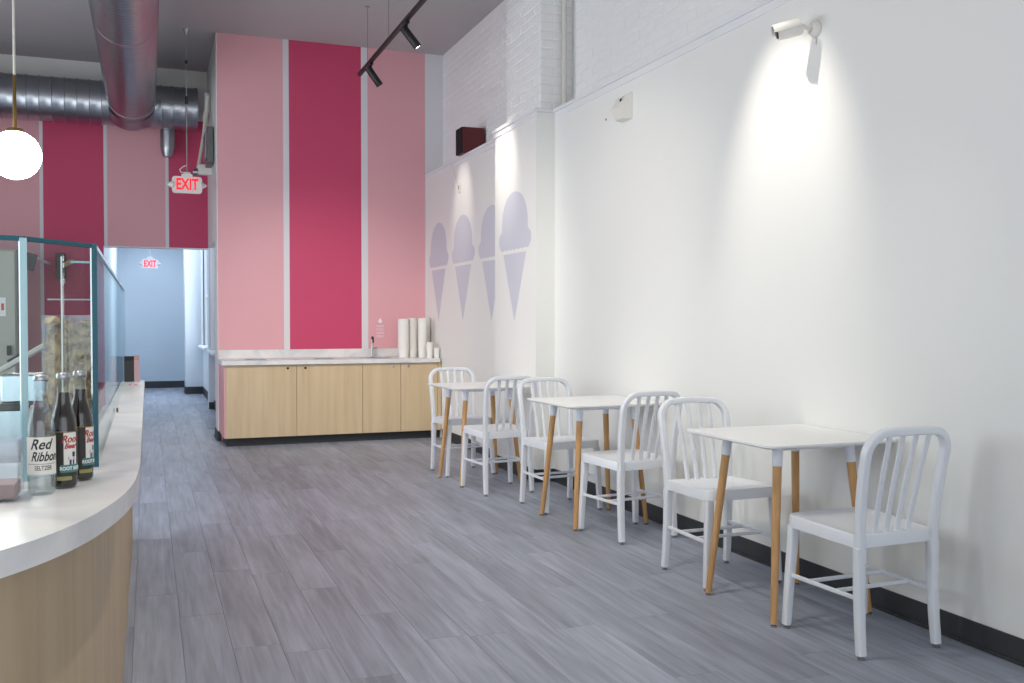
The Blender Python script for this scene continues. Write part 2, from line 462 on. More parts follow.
# brick pilaster
XK = 2.92
bm = B(); box(bm, XK, XB+0.2, 7.05, 7.80, ZT-0.05, ZC)
bp_ = struct('wall_right_brick_pilaster', bm, M_bgap, 'white painted brick pilaster rising above the ledge')
sb = B()
for r in range(rows):
    z = ZT+0.028 + r*(BH+MJ)
    if z+BH > ZC: break
    y = 7.05 - (0.1 if r % 2 else 0)
    while y < 7.80:
        a = max(y, 7.052); b_ = min(y+BL, 7.80)
        if b_-a > 0.03: add_brick_stuff(sb, Matrix.Translation((XK, a, z)), b_-a, d=0.0035)
        y += BL+MJ
    x = XK + (0.0 if r % 2 else -0.1)
    while x < XB:
        a = max(x, XK+0.002); b_ = min(x+BL, XB)
        if b_-a > 0.03: add_brick_stuff(sb, Matrix.Translation((a, 7.05, z)) @ Matrix.Rotation(PI/2, 4, 'Z') @ Matrix.Translation((0, -(b_-a), 0)), b_-a, d=0.0035)
        x += BL+MJ
o = obj('bricks', sb, M_brick, bp_); tag(o, kind='stuff')
bm = B(); box(bm, XB, XB+0.25, 7.80, YB+0.3, ZT-0.05, ZC)
bf = struct('wall_right_far_brick', bm, M_bgap, 'white painted brick wall behind the dark red speaker')
sb = B()
for r in range(rows):
    z = ZT+0.028 + r*(BH+MJ)
    if z+BH > ZC: break
    y = 7.81 - (0.1 if r % 2 else 0)
    while y < YB:
        a = max(y, 7.81); b_ = min(y+BL, YB)
        if b_-a > 0.03: add_brick_stuff(sb, Matrix.Translation((XB, a, z)), b_-a, d=0.0035)
        y += BL+MJ
o = obj('bricks', sb, M_brick, bf); tag(o, kind='stuff')
# conduit in the corner of the brick pilaster
bm = B(); lathe(bm, [(0.021, ZT+0.026), (0.021, ZC)], 14)
tag(obj('pipe', bm, plain('painted conduit', (214, 211, 204), 0.5), smooth=40, loc=(3.115, 7.018, 0)), 'white painted vertical pipe in the corner beside the brick pilaster', 'pipe')

# back pink wall (thick block forming the corner), and its white side face
bm = B(); box(bm, 0.70, 3.35, YB, YB+0.12, 0, ZC)
struct('wall_back', bm, M_strR, 'pink and crimson striped wall behind the maple cabinets')
bm = B(); box(bm, 0.70, 0.96, YB+0.12, 11.16, 0, ZC); box(bm, 0.70, 0.96, 11.16, YL, 2.18, ZC); box(bm, 0.90, 1.04, 11.16, YL+0.02, 0, 2.18)
struct('wall_return', bm, M_wall, 'narrow white side face of the pink wall corner')
# corner bead along the pink wall's edge
bm = B(); box(bm, 0.694, 0.70, YB, YB+0.14, 0.0, ZC)
struct('trim_4', bm, M_wall, 'white corner strip at the left edge of the pink wall')

# left striped wall with header over the hall opening
bm = B()
box(bm, FX0-0.1, -0.49, YL, YL+0.14, 0, 3.73)
box(bm, -0.49, 0.70, YL, YL+0.14, 2.175, 3.73)
struct('wall_far_left', bm, M_strL, 'pink and crimson striped wall over the hallway opening')
bm = B(); box(bm, FX0-0.1, 0.85, YL, YL+0.14, 3.73, ZC)
struct('wall_far_left_upper', bm, M_wall, 'plain white band above the striped wall')
bm = B(); box(bm, -0.49, 0.70, YL-0.002, YL+0.142, 2.165, 2.175)
struct('trim_5', bm, M_trim, 'thin white edge under the striped header')

# side walls behind the view
bm = B(); box(bm, FX0-0.15, FX0, FY0, 2.7, 0, ZC); box(bm, FX0-0.15, FX0, 9.3, YL, 0, ZC); box(bm, FX0-0.15, FX0, 2.7, 9.3, 0, 0.55); box(bm, FX0-0.15, FX0, 2.7, 9.3, 2.85, ZC)  # wide opening added here for the side fill light
struct('wall_left', bm, M_wall, 'white wall with openings added for fill light on the service side')
bm = B(); box(bm, FX0-0.15, 3.3, FY0-0.15, FY0, 0, 0.3); box(bm, FX0-0.15, 3.3, FY0-0.15, FY0, 2.9, ZC)
struct('wall_front', bm, M_wall, 'shopfront wall with wide glazing')

# hallway
bm = B(); box(bm, -0.64, -0.52, YL+0.14, 19.5, 0, 2.95)
struct('wall_hall_left', bm, M_blue, 'pale blue left wall of the hallway')
bm = B(); box(bm, -0.8, 1.2, 19.5, 19.62, 0, 2.95)
struct('wall_hall_end', bm, M_blue, 'pale blue end wall of the hallway under the far exit sign')
HX = 0.90
bm = B(); box(bm, HX, HX+0.14, YL+0.02, 15.7, 0, 2.95); box(bm, HX, HX+0.14, 17.45, 19.5, 0, 2.95); box(bm, HX, HX+0.14, 15.7, 17.45, 0, 0.85); box(bm, HX, HX+0.14, 15.7, 17.45, 2.6, 2.95)
struct('wall_hall_right', bm, plain('hall window wall paint', (226, 229, 232), 0.55), 'cool white right wall of the hallway with windows')
bm = B(); box(bm, 0.61, HX, 17.66, 18.3, 0, 2.95)
struct('wall_hall_pilaster', bm, plain('cool white paint', (214, 222, 230), 0.55), 'white pilaster at the end of the hallway')
bm = B(); box(bm, 0.825, HX, 14.55, 14.9, 0, 2.95)
struct('wall_hall_pier', bm, plain('cool white paint', (222, 224, 230), 0.55), 'slim white pier beside the near hallway window')
# hall window
wn = bpy.data.objects.new('window_1', None); COL.objects.link(wn); tag(wn, 'tall hallway window with white casing and sill', 'window', kind='structure')
bm = B(); box(bm, HX-0.03, HX+0.02, 15.58, 15.70, 0.85, 2.7, 0.004); box(bm, HX-0.03, HX+0.02, 17.45, 17.56, 0.85, 2.7, 0.004); box(bm, HX-0.03, HX+0.02, 15.70, 17.45, 2.58, 2.7, 0.004)
obj('window_casing', bm, M_trim, wn)
bm = B(); box(bm, HX-0.09, HX+0.1, 15.50, 17.62, 0.82, 0.86, 0.006); obj('window_sill', bm, M_trim, wn)
bm = B(); box(bm, HX+0.04, HX+0.08, 15.70, 15.76, 0.86, 2.58); box(bm, HX+0.04, HX+0.08, 17.39, 17.45, 0.86, 2.58); box(bm, HX+0.04, HX+0.08, 15.76, 17.39, 1.68, 1.73); box(bm, HX+0.04, HX+0.08, 16.55, 16.61, 0.86, 2.58)
obj('window_frame', bm, M_trim, wn)
bm = B(); box(bm, HX+0.055, HX+0.06, 15.70, 17.45, 0.86, 2.58); obj('pane', bm, M_glass, wn)
# second sill on the pier side
wn = bpy.data.objects.new('window_2', None); COL.objects.link(wn); tag(wn, 'near hallway window edge with white sill', 'window', kind='structure')
bm = B(); box(bm, 0.79, HX, 13.2, 14.62, 0.82, 0.86, 0.006); obj('window_sill', bm, M_trim, wn)
bm = B(); box(bm, 0.85, HX, 14.4, 14.54, 0.86, 2.7, 0.004); box(bm, 0.85, HX, 13.2, 13.32, 0.86, 2.7, 0.004); obj('window_casing', bm, M_trim, wn)

# baseboards
def base(name, x0, x1, y0, y1, label, h=0.10):
    bm = B(); box(bm, x0, x1, y0, y1, 0, h, 0.002)
    if x1-x0 < y1-y0:
        box(bm, x0-0.010, x0+0.002, y0, y1, 0, 0.012, 0.003)
    else: box(bm, x0, x1, y0-0.010, y0+0.002, 0, 0.012, 0.003)
    return struct(name, bm, M_base, label)
base('baseboard_right', XR-0.007, XR, FY0, 7.008, 'charcoal rubber base along the right wall behind the tables')
base('baseboard_pilaster', XP-0.007, XP, 7.008, 7.977, 'charcoal rubber base on the pilaster face')
base('baseboard_pilaster_side', XP-0.007, XR, 7.008, 7.015, 'charcoal rubber base on the pilaster side')
base('baseboard_recess', XQ-0.007, XQ, 7.98, 10.03, 'charcoal rubber base beside the cabinets')
base('baseboard_corner', 0.687, 0.694, YB-0.007, 11.16, 'charcoal rubber base around the pink wall corner')
base('baseboard_corner_front', 0.694, 0.725, YB-0.007, YB, 'short charcoal base left of the maple cabinets')
base('baseboard_hall_end', -0.52, 0.90, 19.493, 19.5, 'charcoal base along the hallway end wall', 0.13)
base('baseboard_hall_right', HX-0.007, HX, 11.17, 17.66, 'charcoal base along the hallway right wall', 0.13)
base('baseboard_hall_pilaster', 0.603, 0.61, 17.653, 18.3, 'charcoal base on the side of the hall pilaster', 0.13)
base('baseboard_hall_pilaster_front', 0.61, HX, 17.653, 17.66, 'charcoal base on the front of the hall pilaster', 0.13)
base('baseboard_pier', 0.818, HX-0.01, 14.543, 14.55, 'charcoal base on the slim hall pier', 0.10)
bm = B(); box(bm, -0.52, -0.513, YL+0.15, 19.49, 0, 0.13); struct('baseboard_hall_left', bm, M_base, 'charcoal base along the hallway left wall')

# ================================================================== MURAL CONES (flat painted shapes 1 mm proud)
def scoop_poly(cy, ztop, zb, hw, ylim=None):
    """outline of the ice cream scoop as (y,z)"""
    pts = []
    dome = hw*0.80; zs = zb + (ztop-zb)*0.36; H_ = ztop-zs
    for k in range(0, 25):
        a = PI*k/24
        pts.append((dome*math.cos(a), zs + H_*math.sin(a)**0.85))
    left = [(-dome*1.0, zs-0.02), (-hw*0.97, zs-0.06), (-hw, zs-0.10), (-hw*0.97, zb+0.03), (-hw*0.88, zb)]
    right = [(hw*0.88, zb), (hw*0.97, zb+0.03), (hw, zs-0.10), (hw*0.97, zs-0.06), (dome*1.0, zs-0.02)]
    bot = []
    n = 7
    for i in range(n):
        c0 = -hw*0.88 + (i+0.5)*(hw*1.76/n); r = hw*0.88/n
        for k in range(1, 8):
            a = PI + PI*k/8
            bot.append((c0 + r*math.cos(a)*1.0, zb + 0.018*(1 - 0) * math.sin(a)*-1*-1 + 0.0))
    return [(cy+p[0], p[1]) for p in pts + left + bot + right]
def clip_y(poly, ymin):
    out = []
    for i in range(len(poly)):
        a, b = poly[i], poly[(i+1) % len(poly)]
        ia, ib = a[0] >= ymin, b[0] >= ymin
        if ia: out.append(a)
        if ia != ib:
            t = (ymin-a[0])/(b[0]-a[0]); out.append((ymin, a[1]+t*(b[1]-a[1])))
    return out
def cone_mural(x, cy, label, ztop=2.36, clip=None):
    t = thing('ice_cream_mural', label, 'mural', (x, cy, 1.28), 0, 'ice cream cone murals')
    M = Matrix.Translation((-x, -cy, -1.28)) @ Matrix(((0,0,-1,x),(1,0,0,0),(0,1,0,0),(0,0,0,1)))
    for nm, poly in (('scoop', scoop_poly(cy, ztop, 1.895, 0.375)), ('cone', [(cy-0.262, 1.847), (cy, 1.283), (cy+0.262, 1.847)])):
        if clip: poly = clip_y(poly, clip)
        bm = B(); prism(bm, poly, 0.0002, 0.0016, M)
        bmesh.ops.triangulate(bm, faces=bm.faces[:])
        obj(nm, bm, M_mural, t)
cone_mural(XQ, 10.165, 'grey ice cream cone painted on the recessed panel, nearest the pink wall')
cone_mural(XQ, 9.294, 'grey ice cream cone painted on the recessed panel, middle one below the small outlet')
cone_mural(XQ, 8.425, 'grey ice cream cone painted against the pilaster, its right side cut off', clip=7.975)
cone_mural(XP, 7.488, 'grey ice cream cone painted on the pilaster face, largest and uncut')

# ================================================================== CHAIRS
def make_chair():
    t = thing('metal_chair', '', 'chair')
    prof = rrect(0.030, 0.024, 0.006, 2)
    # seat: dished sheet with rolled apron, front corners rounded
    bm = B()
    w0, w1 = 0.190, 0.204   # half widths rear/front
    y0, y1 = -0.190, 0.225
    outline = []
    def corner(cx, cy, r, a0, n=4):
        for k in range(n+1):
            a = math.radians(a0+90*k/n); outline.append((cx+r*math.cos(a), cy+r*math.sin(a)))
    corner(w1-0.05, y1-0.05, 0.05, 0); corner(-w1+0.05, y1-0.05, 0.05, 90)
    corner(-w0+0.012, y0+0.012, 0.012, 180, 2); corner(w0-0.012, y0+0.012, 0.012, 270, 2)
    def ring(s, z, dy=0):
        cyy = (y0+y1)/2
        return [bm.verts.new((p[0]*s, cyy+(p[1]-cyy)*s+dy, z(p) if callable(z) else z)) for p in outline]
    zf = lambda p: 0.467 + 0.010*max(0.0, min(1.0, (p[1]+0.1)/0.3))
    dip = lambda d: (lambda p: zf(p)-d + (0.008 if abs(p[0]) < 0.04 and p[1] > 0.1 else 0))
    rings = [ring(1.0, lambda p: zf(p)-0.050), ring(1.0, lambda p: zf(p)-0.008), ring(0.985, zf), ring(0.90, zf), ring(0.80, dip(0.006)), ring(0.55, dip(0.011)), ring(0.25, dip(0.009))]
    inner = ring(0.975, lambda p: zf(p)-0.050); inner2 = ring(0.965, lambda p: zf(p)-0.012)
    n = len(outline)
    def strip(a, b):
        for i in range(n): bm.faces.new((a[i], a[(i+1) % n], b[(i+1) % n], b[i]))
    for k in range(len(rings)-1): strip(rings[k], rings[k+1])
    bm.faces.new(rings[-1]); strip(inner, rings[0]); strip(inner2, inner)
    bm.faces.new(list(reversed(inner2)))
    obj('seat', bm, M_chair, t, smooth=35)
    # back frame: inverted U from the seat up, leaning and curved
    hw = 0.182
    def yb(z):   # lean of the back
        u = max(0.0, (z-0.44)/0.43)
        return -0.193 - 0.066*u + 0.012*math.sin(PI*u)
    path = []
    zt = 0.862; R = 0.085
    def hwz(z): return hw + 0.013*min(1, max(0, (z-0.44)/0.33))
    for z in (0.415, 0.46, 0.52, 0.58, 0.64, 0.70, 0.75, zt-R): path.append((-hwz(z), yb(z), z))
    e = hwz(zt-R)
    for k in range(1, 8):
        a = PI/2*k/8; z = zt-R+R*math.sin(a); path.append((-e+R-R*math.cos(a), yb(z), z))
    for xx in (-e+R, -0.06, 0, 0.06): path.append((xx, yb(zt)-0.012*(1-(xx/0.12)**2) if abs(xx) < 0.12 else yb(zt), zt))
    left = path[:]; right = [(-p[0], p[1], p[2]) for p in reversed(path[:-4])] 
    path = left[:-4] + [(-e+R, yb(zt), zt), (-0.06, yb(zt)-0.008, zt+0.002), (0, yb(zt)-0.011, zt+0.003), (0.06, yb(zt)-0.008, zt+0.002), (e-R, yb(zt), zt)] + right
    bm = B(); sweep(bm, path, rrect(0.035, 0.031, 0.006, 2), ref=(0, 1, 0)); obj('back_frame', bm, M_chair, t, smooth=50)
    # slats
    for i in range(4):
        u = (i-1.5)/1.5
        pts = []
        for k in range(9):
            z = 0.445 + (zt-0.010-0.445)*k/8; s = k/8
            x = u*(0.082 + 0.014*s)
            pts.append((x, yb(z)+0.034*(1-s)**1.3-0.004*math.sin(PI*s), z))
        bm = B(); sweep(bm, pts, rrect(0.010, 0.025, 0.003, 1), ref=(0, 1, 0)); obj('slat', bm, M_chair, t, smooth=50)
    # legs
    for sx in (-1, 1):
        for rear in (True, False):
            if rear:
                pts = [(sx*hw, -0.193, 0.42), (sx*hw, -0.192, 0.36), (sx*(hw+0.001), -0.194, 0.25), (sx*(hw+0.003), -0.201, 0.12), (sx*(hw+0.005), -0.211, 0.016)]
            else:
                pts = [(sx*0.183, 0.190, 0.430), (sx*0.185, 0.192, 0.36), (sx*0.194, 0.199, 0.20), (sx*0.203, 0.206, 0.016)]
            k = len(pts); sc = [1.0 - 0.20*i/(k-1) for i in range(k)]
            bm = B(); sweep(bm, pts, rrect(0.038, 0.040, 0.006, 2), ref=(0, 1, 0), scales=sc)
            lg = obj('leg', bm, M_chair, t, smooth=50)
            fx, fy = pts[-1][0], pts[-1][1]
            bm = B(); lathe(bm, [(0.013, 0.0), (0.014, 0.003), (0.014, 0.008), (0.008, 0.010), (0.008, 0.018)], 12, Matrix.Translation((fx, fy, 0)))
            g = obj('glide', bm, M_chrome, lg, smooth=30)
    # stretchers
    for sx in (-1, 1):
        bm = B(); sweep(bm, [(sx*hw, -0.190, 0.225), (sx*0.192, 0.196, 0.225)], rrect(0.017, 0.012, 0.003, 1), ref=(0, 0, 1)); obj('side_stretcher', bm, M_chair, t)
    for y in (-0.065, 0.085):
        bm = B(); sweep(bm, [(-hw-0.003, y, 0.225), (hw+0.003, y, 0.225)], rrect(0.016, 0.012, 0.003, 1), ref=(0, 0, 1)); obj('cross_stretcher', bm, M_chair, t)
    return t
chair0 = make_chair()
KM = kids_map()
chairs = [
 ('white slatted metal chair at the nearest table, back to the camera', 2.688, 3.100, 1.5),
 ('white slatted metal chair facing the camera, tucked behind the nearest table', 2.668, 4.095, 180.5),
 ('white slatted metal chair with its back to the camera, at the middle table', 2.685, 5.105, 7),
 ('white slatted metal chair facing the camera, on the far side of the middle table', 2.640, 6.022, 183),
 ('white slatted metal chair with its back to the camera, at the farthest table', 2.467, 6.795, 4),
 ('white slatted metal chair facing the camera, farthest one, beside the maple cabinets', 2.468, 7.685, 183),
]
for i, (lab, x, y, a) in enumerate(chairs):
    c = chair0 if i == 0 else copy_tree(chair0, KM)
    tag(c, lab, 'chair', 'white metal cafe chairs'); c.location = (x, y, 0); c.rotation_euler = (0, 0, math.radians(a))

# ================================================================== TABLES
def make_table():
    t = thing('cafe_table', '', 'table')
    bm = B(); hx = 0.336
    poly = rrect(2*hx, 2*hx, 0.045, 6)
    inn = rrect(2*hx-0.05, 2*hx-0.05, 0.03, 6)
    top = [bm.verts.new((p[0], p[1], 0.770)) for p in poly]; e = [bm.verts.new((p[0], p[1], 0.762)) for p in poly]; u = [bm.verts.new((p[0], p[1], 0.752)) for p in inn]
    n = len(poly)
    bm.faces.new(top); bm.faces.new(list(reversed(u)))
    for i in range(n):
        j = (i+1) % n; bm.faces.new((e[i], e[j], top[j], top[i])); bm.faces.new((u[i], u[j], e[j], e[i]))
    obj('tabletop', bm, M_ttop, t)
    bm = B(); a = 0.18
    for s in (-1, 1):
        box(bm, -a, a, s*a-0.012, s*a+0.012, 0.728, 0.752); box(bm, s*a-0.012, s*a+0.012, -a, a, 0.728, 0.752)
    obj('apron', bm, M_sleeve, t)
    for sx in (-1, 1):
        for sy in (-1, 1):
            p0 = Vector((sx*0.186, sy*0.186, 0.752)); p1 = Vector((sx*0.248, sy*0.250, 0.012))
            d = (p1-p0)
            bm = B(); ts = (0.0, 0.095, 0.10)
            sweep(bm, [p0, p0+d*0.12], circ(0.021, 16), ref=(1, 0, 0), scales=[1.15, 1.0]); 
            lg0 = None
            bmw = B(); sweep(bmw, [p0+d*0.118, p0+d*0.5, p1], circ(0.0195, 16), ref=(1, 0, 0), scales=[1.0, 0.9, 0.72])
            lg = obj('leg', bmw, M_leg, t, smooth=50)
            obj('leg_sleeve', bm, M_sleeve, lg, smooth=50)
            bm = B(); lathe(bm, [(0.013, 0), (0.014, 0.003), (0.014, 0.007), (0.009, 0.009), (0.009, 0.013)], 12, Matrix.Translation((p1.x, p1.y, 0)))
            obj('glide', bm, M_chrome, lg, smooth=30)
    return t
table0 = make_table(); KM = kids_map()
for i, (lab, x, y, a) in enumerate([
  ('square white cafe table with splayed oak legs, nearest to the camera', 2.686, 3.580, 0),
  ('square white cafe table with splayed oak legs, in the middle of the row', 2.668, 5.550, 1.5),
  ('square white cafe table with splayed oak legs, farthest, beside the pilaster', 2.478, 7.250, 2.5)]):
    c = table0 if i == 0 else copy_tree(table0, KM)
    tag(c, lab, 'table', 'white cafe tables'); c.location = (x, y, 0); c.rotation_euler = (0, 0, math.radians(a))

# ================================================================== BACK CABINETS
YC = 10.05
cb = thing('base_cabinet', 'pale maple base cabinet run under the white counter at the back wall', 'cabinet', (0, 0, 0))
bm = B(); box(bm, 0.724, 0.742, YC+0.022, YB-0.004, 0.09, 0.83); box(bm, 2.972, 2.99, YC+0.022, YB-0.004, 0.09, 0.83); box(bm, 0.742, 2.972, YC+0.022, YB-0.004, 0.09, 0.108); box(bm, 0.742, 2.972, YB-0.016, YB-0.004, 0.108, 0.83); obj('cabinet_body', bm, M_maple, cb)
bm = B(); box(bm, 0.712, 0.7235, YC+0.002, YB-0.004, 0.09, 0.828); obj('end_panel', bm, plain('pink end panel', PINK, 0.5), cb)
bm = B(); box(bm, 0.74, 2.99, YC+0.065, YC+0.085, 0, 0.09); box(bm, 0.74, 0.76, YC+0.085, YB-0.009, 0, 0.09); obj('toe_kick', bm, plain('dark toe kick', (46, 47, 50), 0.6), cb)
dx = [0.724, 1.435, 2.125, 2.539, 2.950]
knobs = [1.345, 1.525, 2.455, 2.625]
for i in range(4):
    bm = B(); box(bm, dx[i]+0.002, dx[i+1]-0.002, YC, YC+0.020, 0.088, 0.828, 0.0015)
    d = obj('door', bm, M_maple, cb)
    bm = B(); lathe(bm, [(0.013, 0), (0.013, 0.004), (0.009, 0.006)], 16, Matrix.Translation((knobs[i], YC, 0.792)) @ Matrix.Rotation(PI/2, 4, 'X'))
    h = obj('lock', bm, M_rub if i < 2 else M_chrome, d, smooth=30)
bm = B(); box(bm, dx[4]+0.002, 2.992, YC, YC+0.020, 0.088, 0.828, 0.0015); obj('filler_strip', bm, M_maple, cb)
# counter with sink cut-out represented by the sunken basin rim; trash openings
ct = thing('back_counter', 'white quartz counter with backsplash on the maple cabinets', 'counter')
def slab_with_holes(bm, x0, x1, y0, y1, z0, z1, holes, n=24):
    """top built as grid strips around round/rect holes: holes = list of (cx, cy, rx, ry)"""
    xs = x0
    holes = sorted(holes)
    def quadbox(a, b, c, d): box(bm, a, b, c, d, z0, z1)
    for cx, cy, rx, ry in holes:
        a, b, c, d = cx-rx-0.01, cx+rx+0.01, cy-ry-0.01, cy+ry+0.01
        quadbox(xs, a, y0, y1); quadbox(a, b, y0, c); quadbox(a, b, d, y1)
        ins = []; out = []
        for i in range(n):
            an = 2*PI*i/n + PI/4; ca, sa = math.cos(an), math.sin(an)
            m = max(abs(ca), abs(sa)); ins.append((cx+rx*ca, cy+ry*sa)); out.append((cx+(rx+0.01)*ca/m, cy+(ry+0.01)*sa/m))
        for z, fl in ((z1, False), (z0, True)):
            vi = [bm.verts.new((p[0], p[1], z)) for p in ins]; vo = [bm.verts.new((p[0], p[1], z)) for p in out]
            for i in range(n):
                j = (i+1) % n; bm.faces.new((vi[i], vi[j], vo[j], vo[i]))
            if not fl: t_ = vi
            else: b_ = vi
        for i in range(n):
            j = (i+1) % n; bm.faces.new((t_[i], t_[j], b_[j], b_[i]))
        xs = b
    quadbox(xs, x1, y0, y1)
holes = [(1.05, 10.31, 0.10, 0.10), (1.76, 10.31, 0.10, 0.10), (2.32, 10.31, 0.16, 0.11)]
bm = B(); slab_with_holes(bm, 0.69, 2.972, 10.015, YB-0.001, 0.832, 0.875, holes)
obj('worktop', bm, M_stone, ct)
bm = B(); box(bm, 0.705, 2.992, YB-0.022, YB-0.001, 0.876, 0.970, 0.002); obj('backsplash', bm, M_stone, ct)
for i, (cx, cy, rx, ry) in enumerate(holes):
    M = Matrix.Translation((cx, cy, 0)) @ Matrix.Diagonal((rx, ry, 1, 1))
    bm = B()
    lathe(bm, [(0.97, 0.72), (0.985, 0.874), (0.985, 0.879), (1.12, 0.879), (1.12, 0.8755)], 28, M, cap=False)
    if i == 2: lathe(bm, [(0.001, 0.721), (0.97, 0.720)], 28, M, cap=False)
    obj('sink_basin' if i == 2 else 'waste_chute_ring', bm, M_steel, ct, smooth=30)
# faucet
fc = thing('faucet', 'slim chrome faucet with a dark tip at the back counter sink', 'faucet', (2.322, 10.47, 0.875))
bm = B(); lathe(bm, [(0.022, 0), (0.022, 0.008), (0.011, 0.012), (0.011, 0.20)], 14); obj('faucet_body', bm, M_chrome, fc, smooth=40)
bm = B(); pts = [(0, 0, 0.150), (0, 0, 0.20)] + [(0.0, -0.022+0.022*math.cos(PI*k/8), 0.20+0.026*math.sin(PI*k/8)) for k in range(1, 8)] + [(0, -0.044, 0.19), (0, -0.044, 0.165)]
sweep(bm, pts, circ(0.011, 10), ref=(1, 0, 0)); obj('spout', bm, M_blk, fc, smooth=60)
bm = B(); sweep(bm, [(0.01, 0, 0.10), (0.055, 0, 0.112)], circ(0.006, 8), ref=(0, 1, 0)); obj('lever', bm, M_chrome, fc, smooth=60)

# cup stacks (each stack is one sleeve of nested cups)
def cup_stack(x, y, r, h, label, name='cup_stack'):
    t = thing(name, label, 'cups', (x, y, 0.8755), 0, 'paper cup stacks on the back counter')
    bm = B(); p = [(r*0.74, 0)]; z = 0.0; k = 0
    prof = [(r*0.88, 0.0), (r*0.98, min(h*0.5, 0.10))]
    z = min(h*0.5, 0.10)
    lathe(bm, prof, 20)
    obj('cup', bm, M_cup, t, smooth=40)
    n = max(1, int((h-z)/0.011))
    bm = B(); prof = []
    for i in range(n):
        z0 = z + (h-z)*i/n; dz = (h-z)/n
        prof += [(r*0.955, z0), (r, z0+dz*0.35), (r, z0+dz*0.85), (r*0.96, z0+dz*0.97)]
    lathe(bm, prof, 20)
    o = obj('nested_rims', bm, M_cup, t, smooth=40); tag(o, kind='stuff')
    return t
cup_stack(2.650, 10.36, 0.062, 0.430, 'tall white stack of paper cups, nearest the faucet')
cup_stack(2.770, 10.42, 0.056, 0.438, 'tall white stack of paper cups, second from the faucet')
cup_stack(2.850, 10.29, 0.050, 0.436, 'tall white stack of paper cups, third from the faucet')
cup_stack(2.945, 10.48, 0.046, 0.440, 'tall white stack of paper cups at the back, half hidden against the wall')
cup_stack(2.895, 10.16, 0.038, 0.170, 'short white stack of small cups in front of the tall stacks')
cup_stack(2.957, 10.10, 0.032, 0.110, 'shortest white stack of cups at the right end of the counter')

# water sign on the pink wall : drop and four lines of tiny lettering
wsn = thing('wall_decal', 'small white water drop and lettering printed above the faucet', 'decal', (2.457, YB, 1.16))
M = Matrix.Rotation(PI/2, 4, 'X')
bm = B(); poly = [(0.0, 0.155)] + [(0.022*math.cos(a)*1.0, 0.117+0.022*math.sin(a)) for a in [math.radians(30-240*k/14) for k in range(15)]]
prism(bm, poly, 0.0003, 0.0015, M); bmesh.ops.triangulate(bm, faces=bm.faces[:]); obj('drop', bm, M_vinyl, wsn)
rr = random.Random(5)
for r_, z in enumerate((0.062, 0.024, -0.014, -0.052)):
    bm = B(); x = -0.042
    while x < 0.04:
        wd = rr.uniform(0.007, 0.011)
        prism(bm, [(x, z-0.011), (x+0.003, z-0.011), (x+0.003, z+0.011), (x, z+0.011)], 0.0003, 0.0012, M)
        prism(bm, [(x+0.003, z+0.004), (x+wd, z+0.004), (x+wd, z+0.009), (x+0.003, z+0.009)], 0.0003, 0.0012, M)
        prism(bm, [(x+0.003, z-0.011), (x+wd, z-0.011), (x+wd, z-0.007), (x+0.003, z-0.007)], 0.0003, 0.0012, M)
        x += wd+0.005
    obj('lettering', bm, M_vinyl, wsn)

# ================================================================== SPEAKER
sp = thing('speaker', 'dark red loudspeaker box with black grille standing on the high ledge', 'speaker', (2.935, 9.13, ZT+0.0265))
bm = B(); box(bm, 0.012, 0.245, 0, 0.20, 0, 0.262, 0.004); obj('speaker_cabinet', bm, M_dred, sp)
bm = B(); box(bm, 0, 0.012, 0.002, 0.198, 0.002, 0.260, 0.003); obj('grille', bm, M_grille, sp)

# small outlet and cable on the panel
ou = thing('cable_outlet', 'tiny white outlet plate with loose cable below the ledge', 'outlet', (XQ, 9.39, 2.65))
bm = B(); box(bm, -0.012, 0, -0.04, 0.04, -0.055, 0.055, 0.003); obj('plate', bm, M_plas, ou)
bm = B(); box(bm, -0.016, -0.012, -0.012, 0.012, -0.02, 0.02, 0.001); obj('socket', bm, plain('beige socket', (150, 145, 120), 0.5), ou)
bm = B(); sweep(bm, [(-0.014, 0, 0.0), (-0.03, 0.06, 0.05), (-0.012, 0.16, 0.13), (-0.008, 0.19, 0.20), (-0.03, 0.19, 0.279)], circ(0.004, 8), ref=(0, 1, 0)); obj('cable', bm, M_plas, ou, smooth=60)

# wall mounted sensor
sn = thing('wall_sensor', 'white wedge-shaped wall sensor with a dark lens below the ledge', 'sensor', (XR, 5.78, 2.72))
M = Matrix(((0,0,1,0),(1,0,0,0),(0,1,0,0),(0,0,0,1)))
bm = B()
pts = [(0, -0.075, 0.09), (0, 0.075, 0.09), (0, 0.075, -0.09), (0, -0.075, -0.09), (-0.05, -0.045, 0.065), (-0.05, 0.06, 0.065), (-0.095, 0.06, -0.02), (-0.095, -0.045, -0.02), (-0.06, 0.065, -0.085), (-0.06, -0.05, -0.085)]
vs = [bm.verts.new(p) for p in pts]
for f in ((0,1,5,4), (4,5,6,7), (7,6,8,9), (9,8,2,3), (0,4,7,9,3), (1,2,8,6,5), (0,3,2,1)): bm.faces.new([vs[i] for i in f])
bmesh.ops.bevel(bm, geom=bm.edges[:], offset=0.004, segments=2, affect='EDGES')
obj('housing', bm, M_plas, sn, smooth=30)
bm = B(); lathe(bm, [(0.012, 0), (0.010, 0.006)], 14, Matrix.Translation((-0.068, -0.035, 0.034)) @ Matrix.Rotation(-PI/2+0.4, 4, 'Y')); obj('lens', bm, M_blk, sn)
bm = B(); lathe(bm, [(0.008, 0), (0.007, 0.005)], 12, Matrix.Translation((XR, 6.10, 2.70)) @ Matrix.Rotation(-PI/2, 4, 'Y')); tag(obj('wall_screw', bm, plain('grey metal', (140, 140, 140), 0.5)), 'tiny grey screw head in the wall left of the sensor', 'screw')

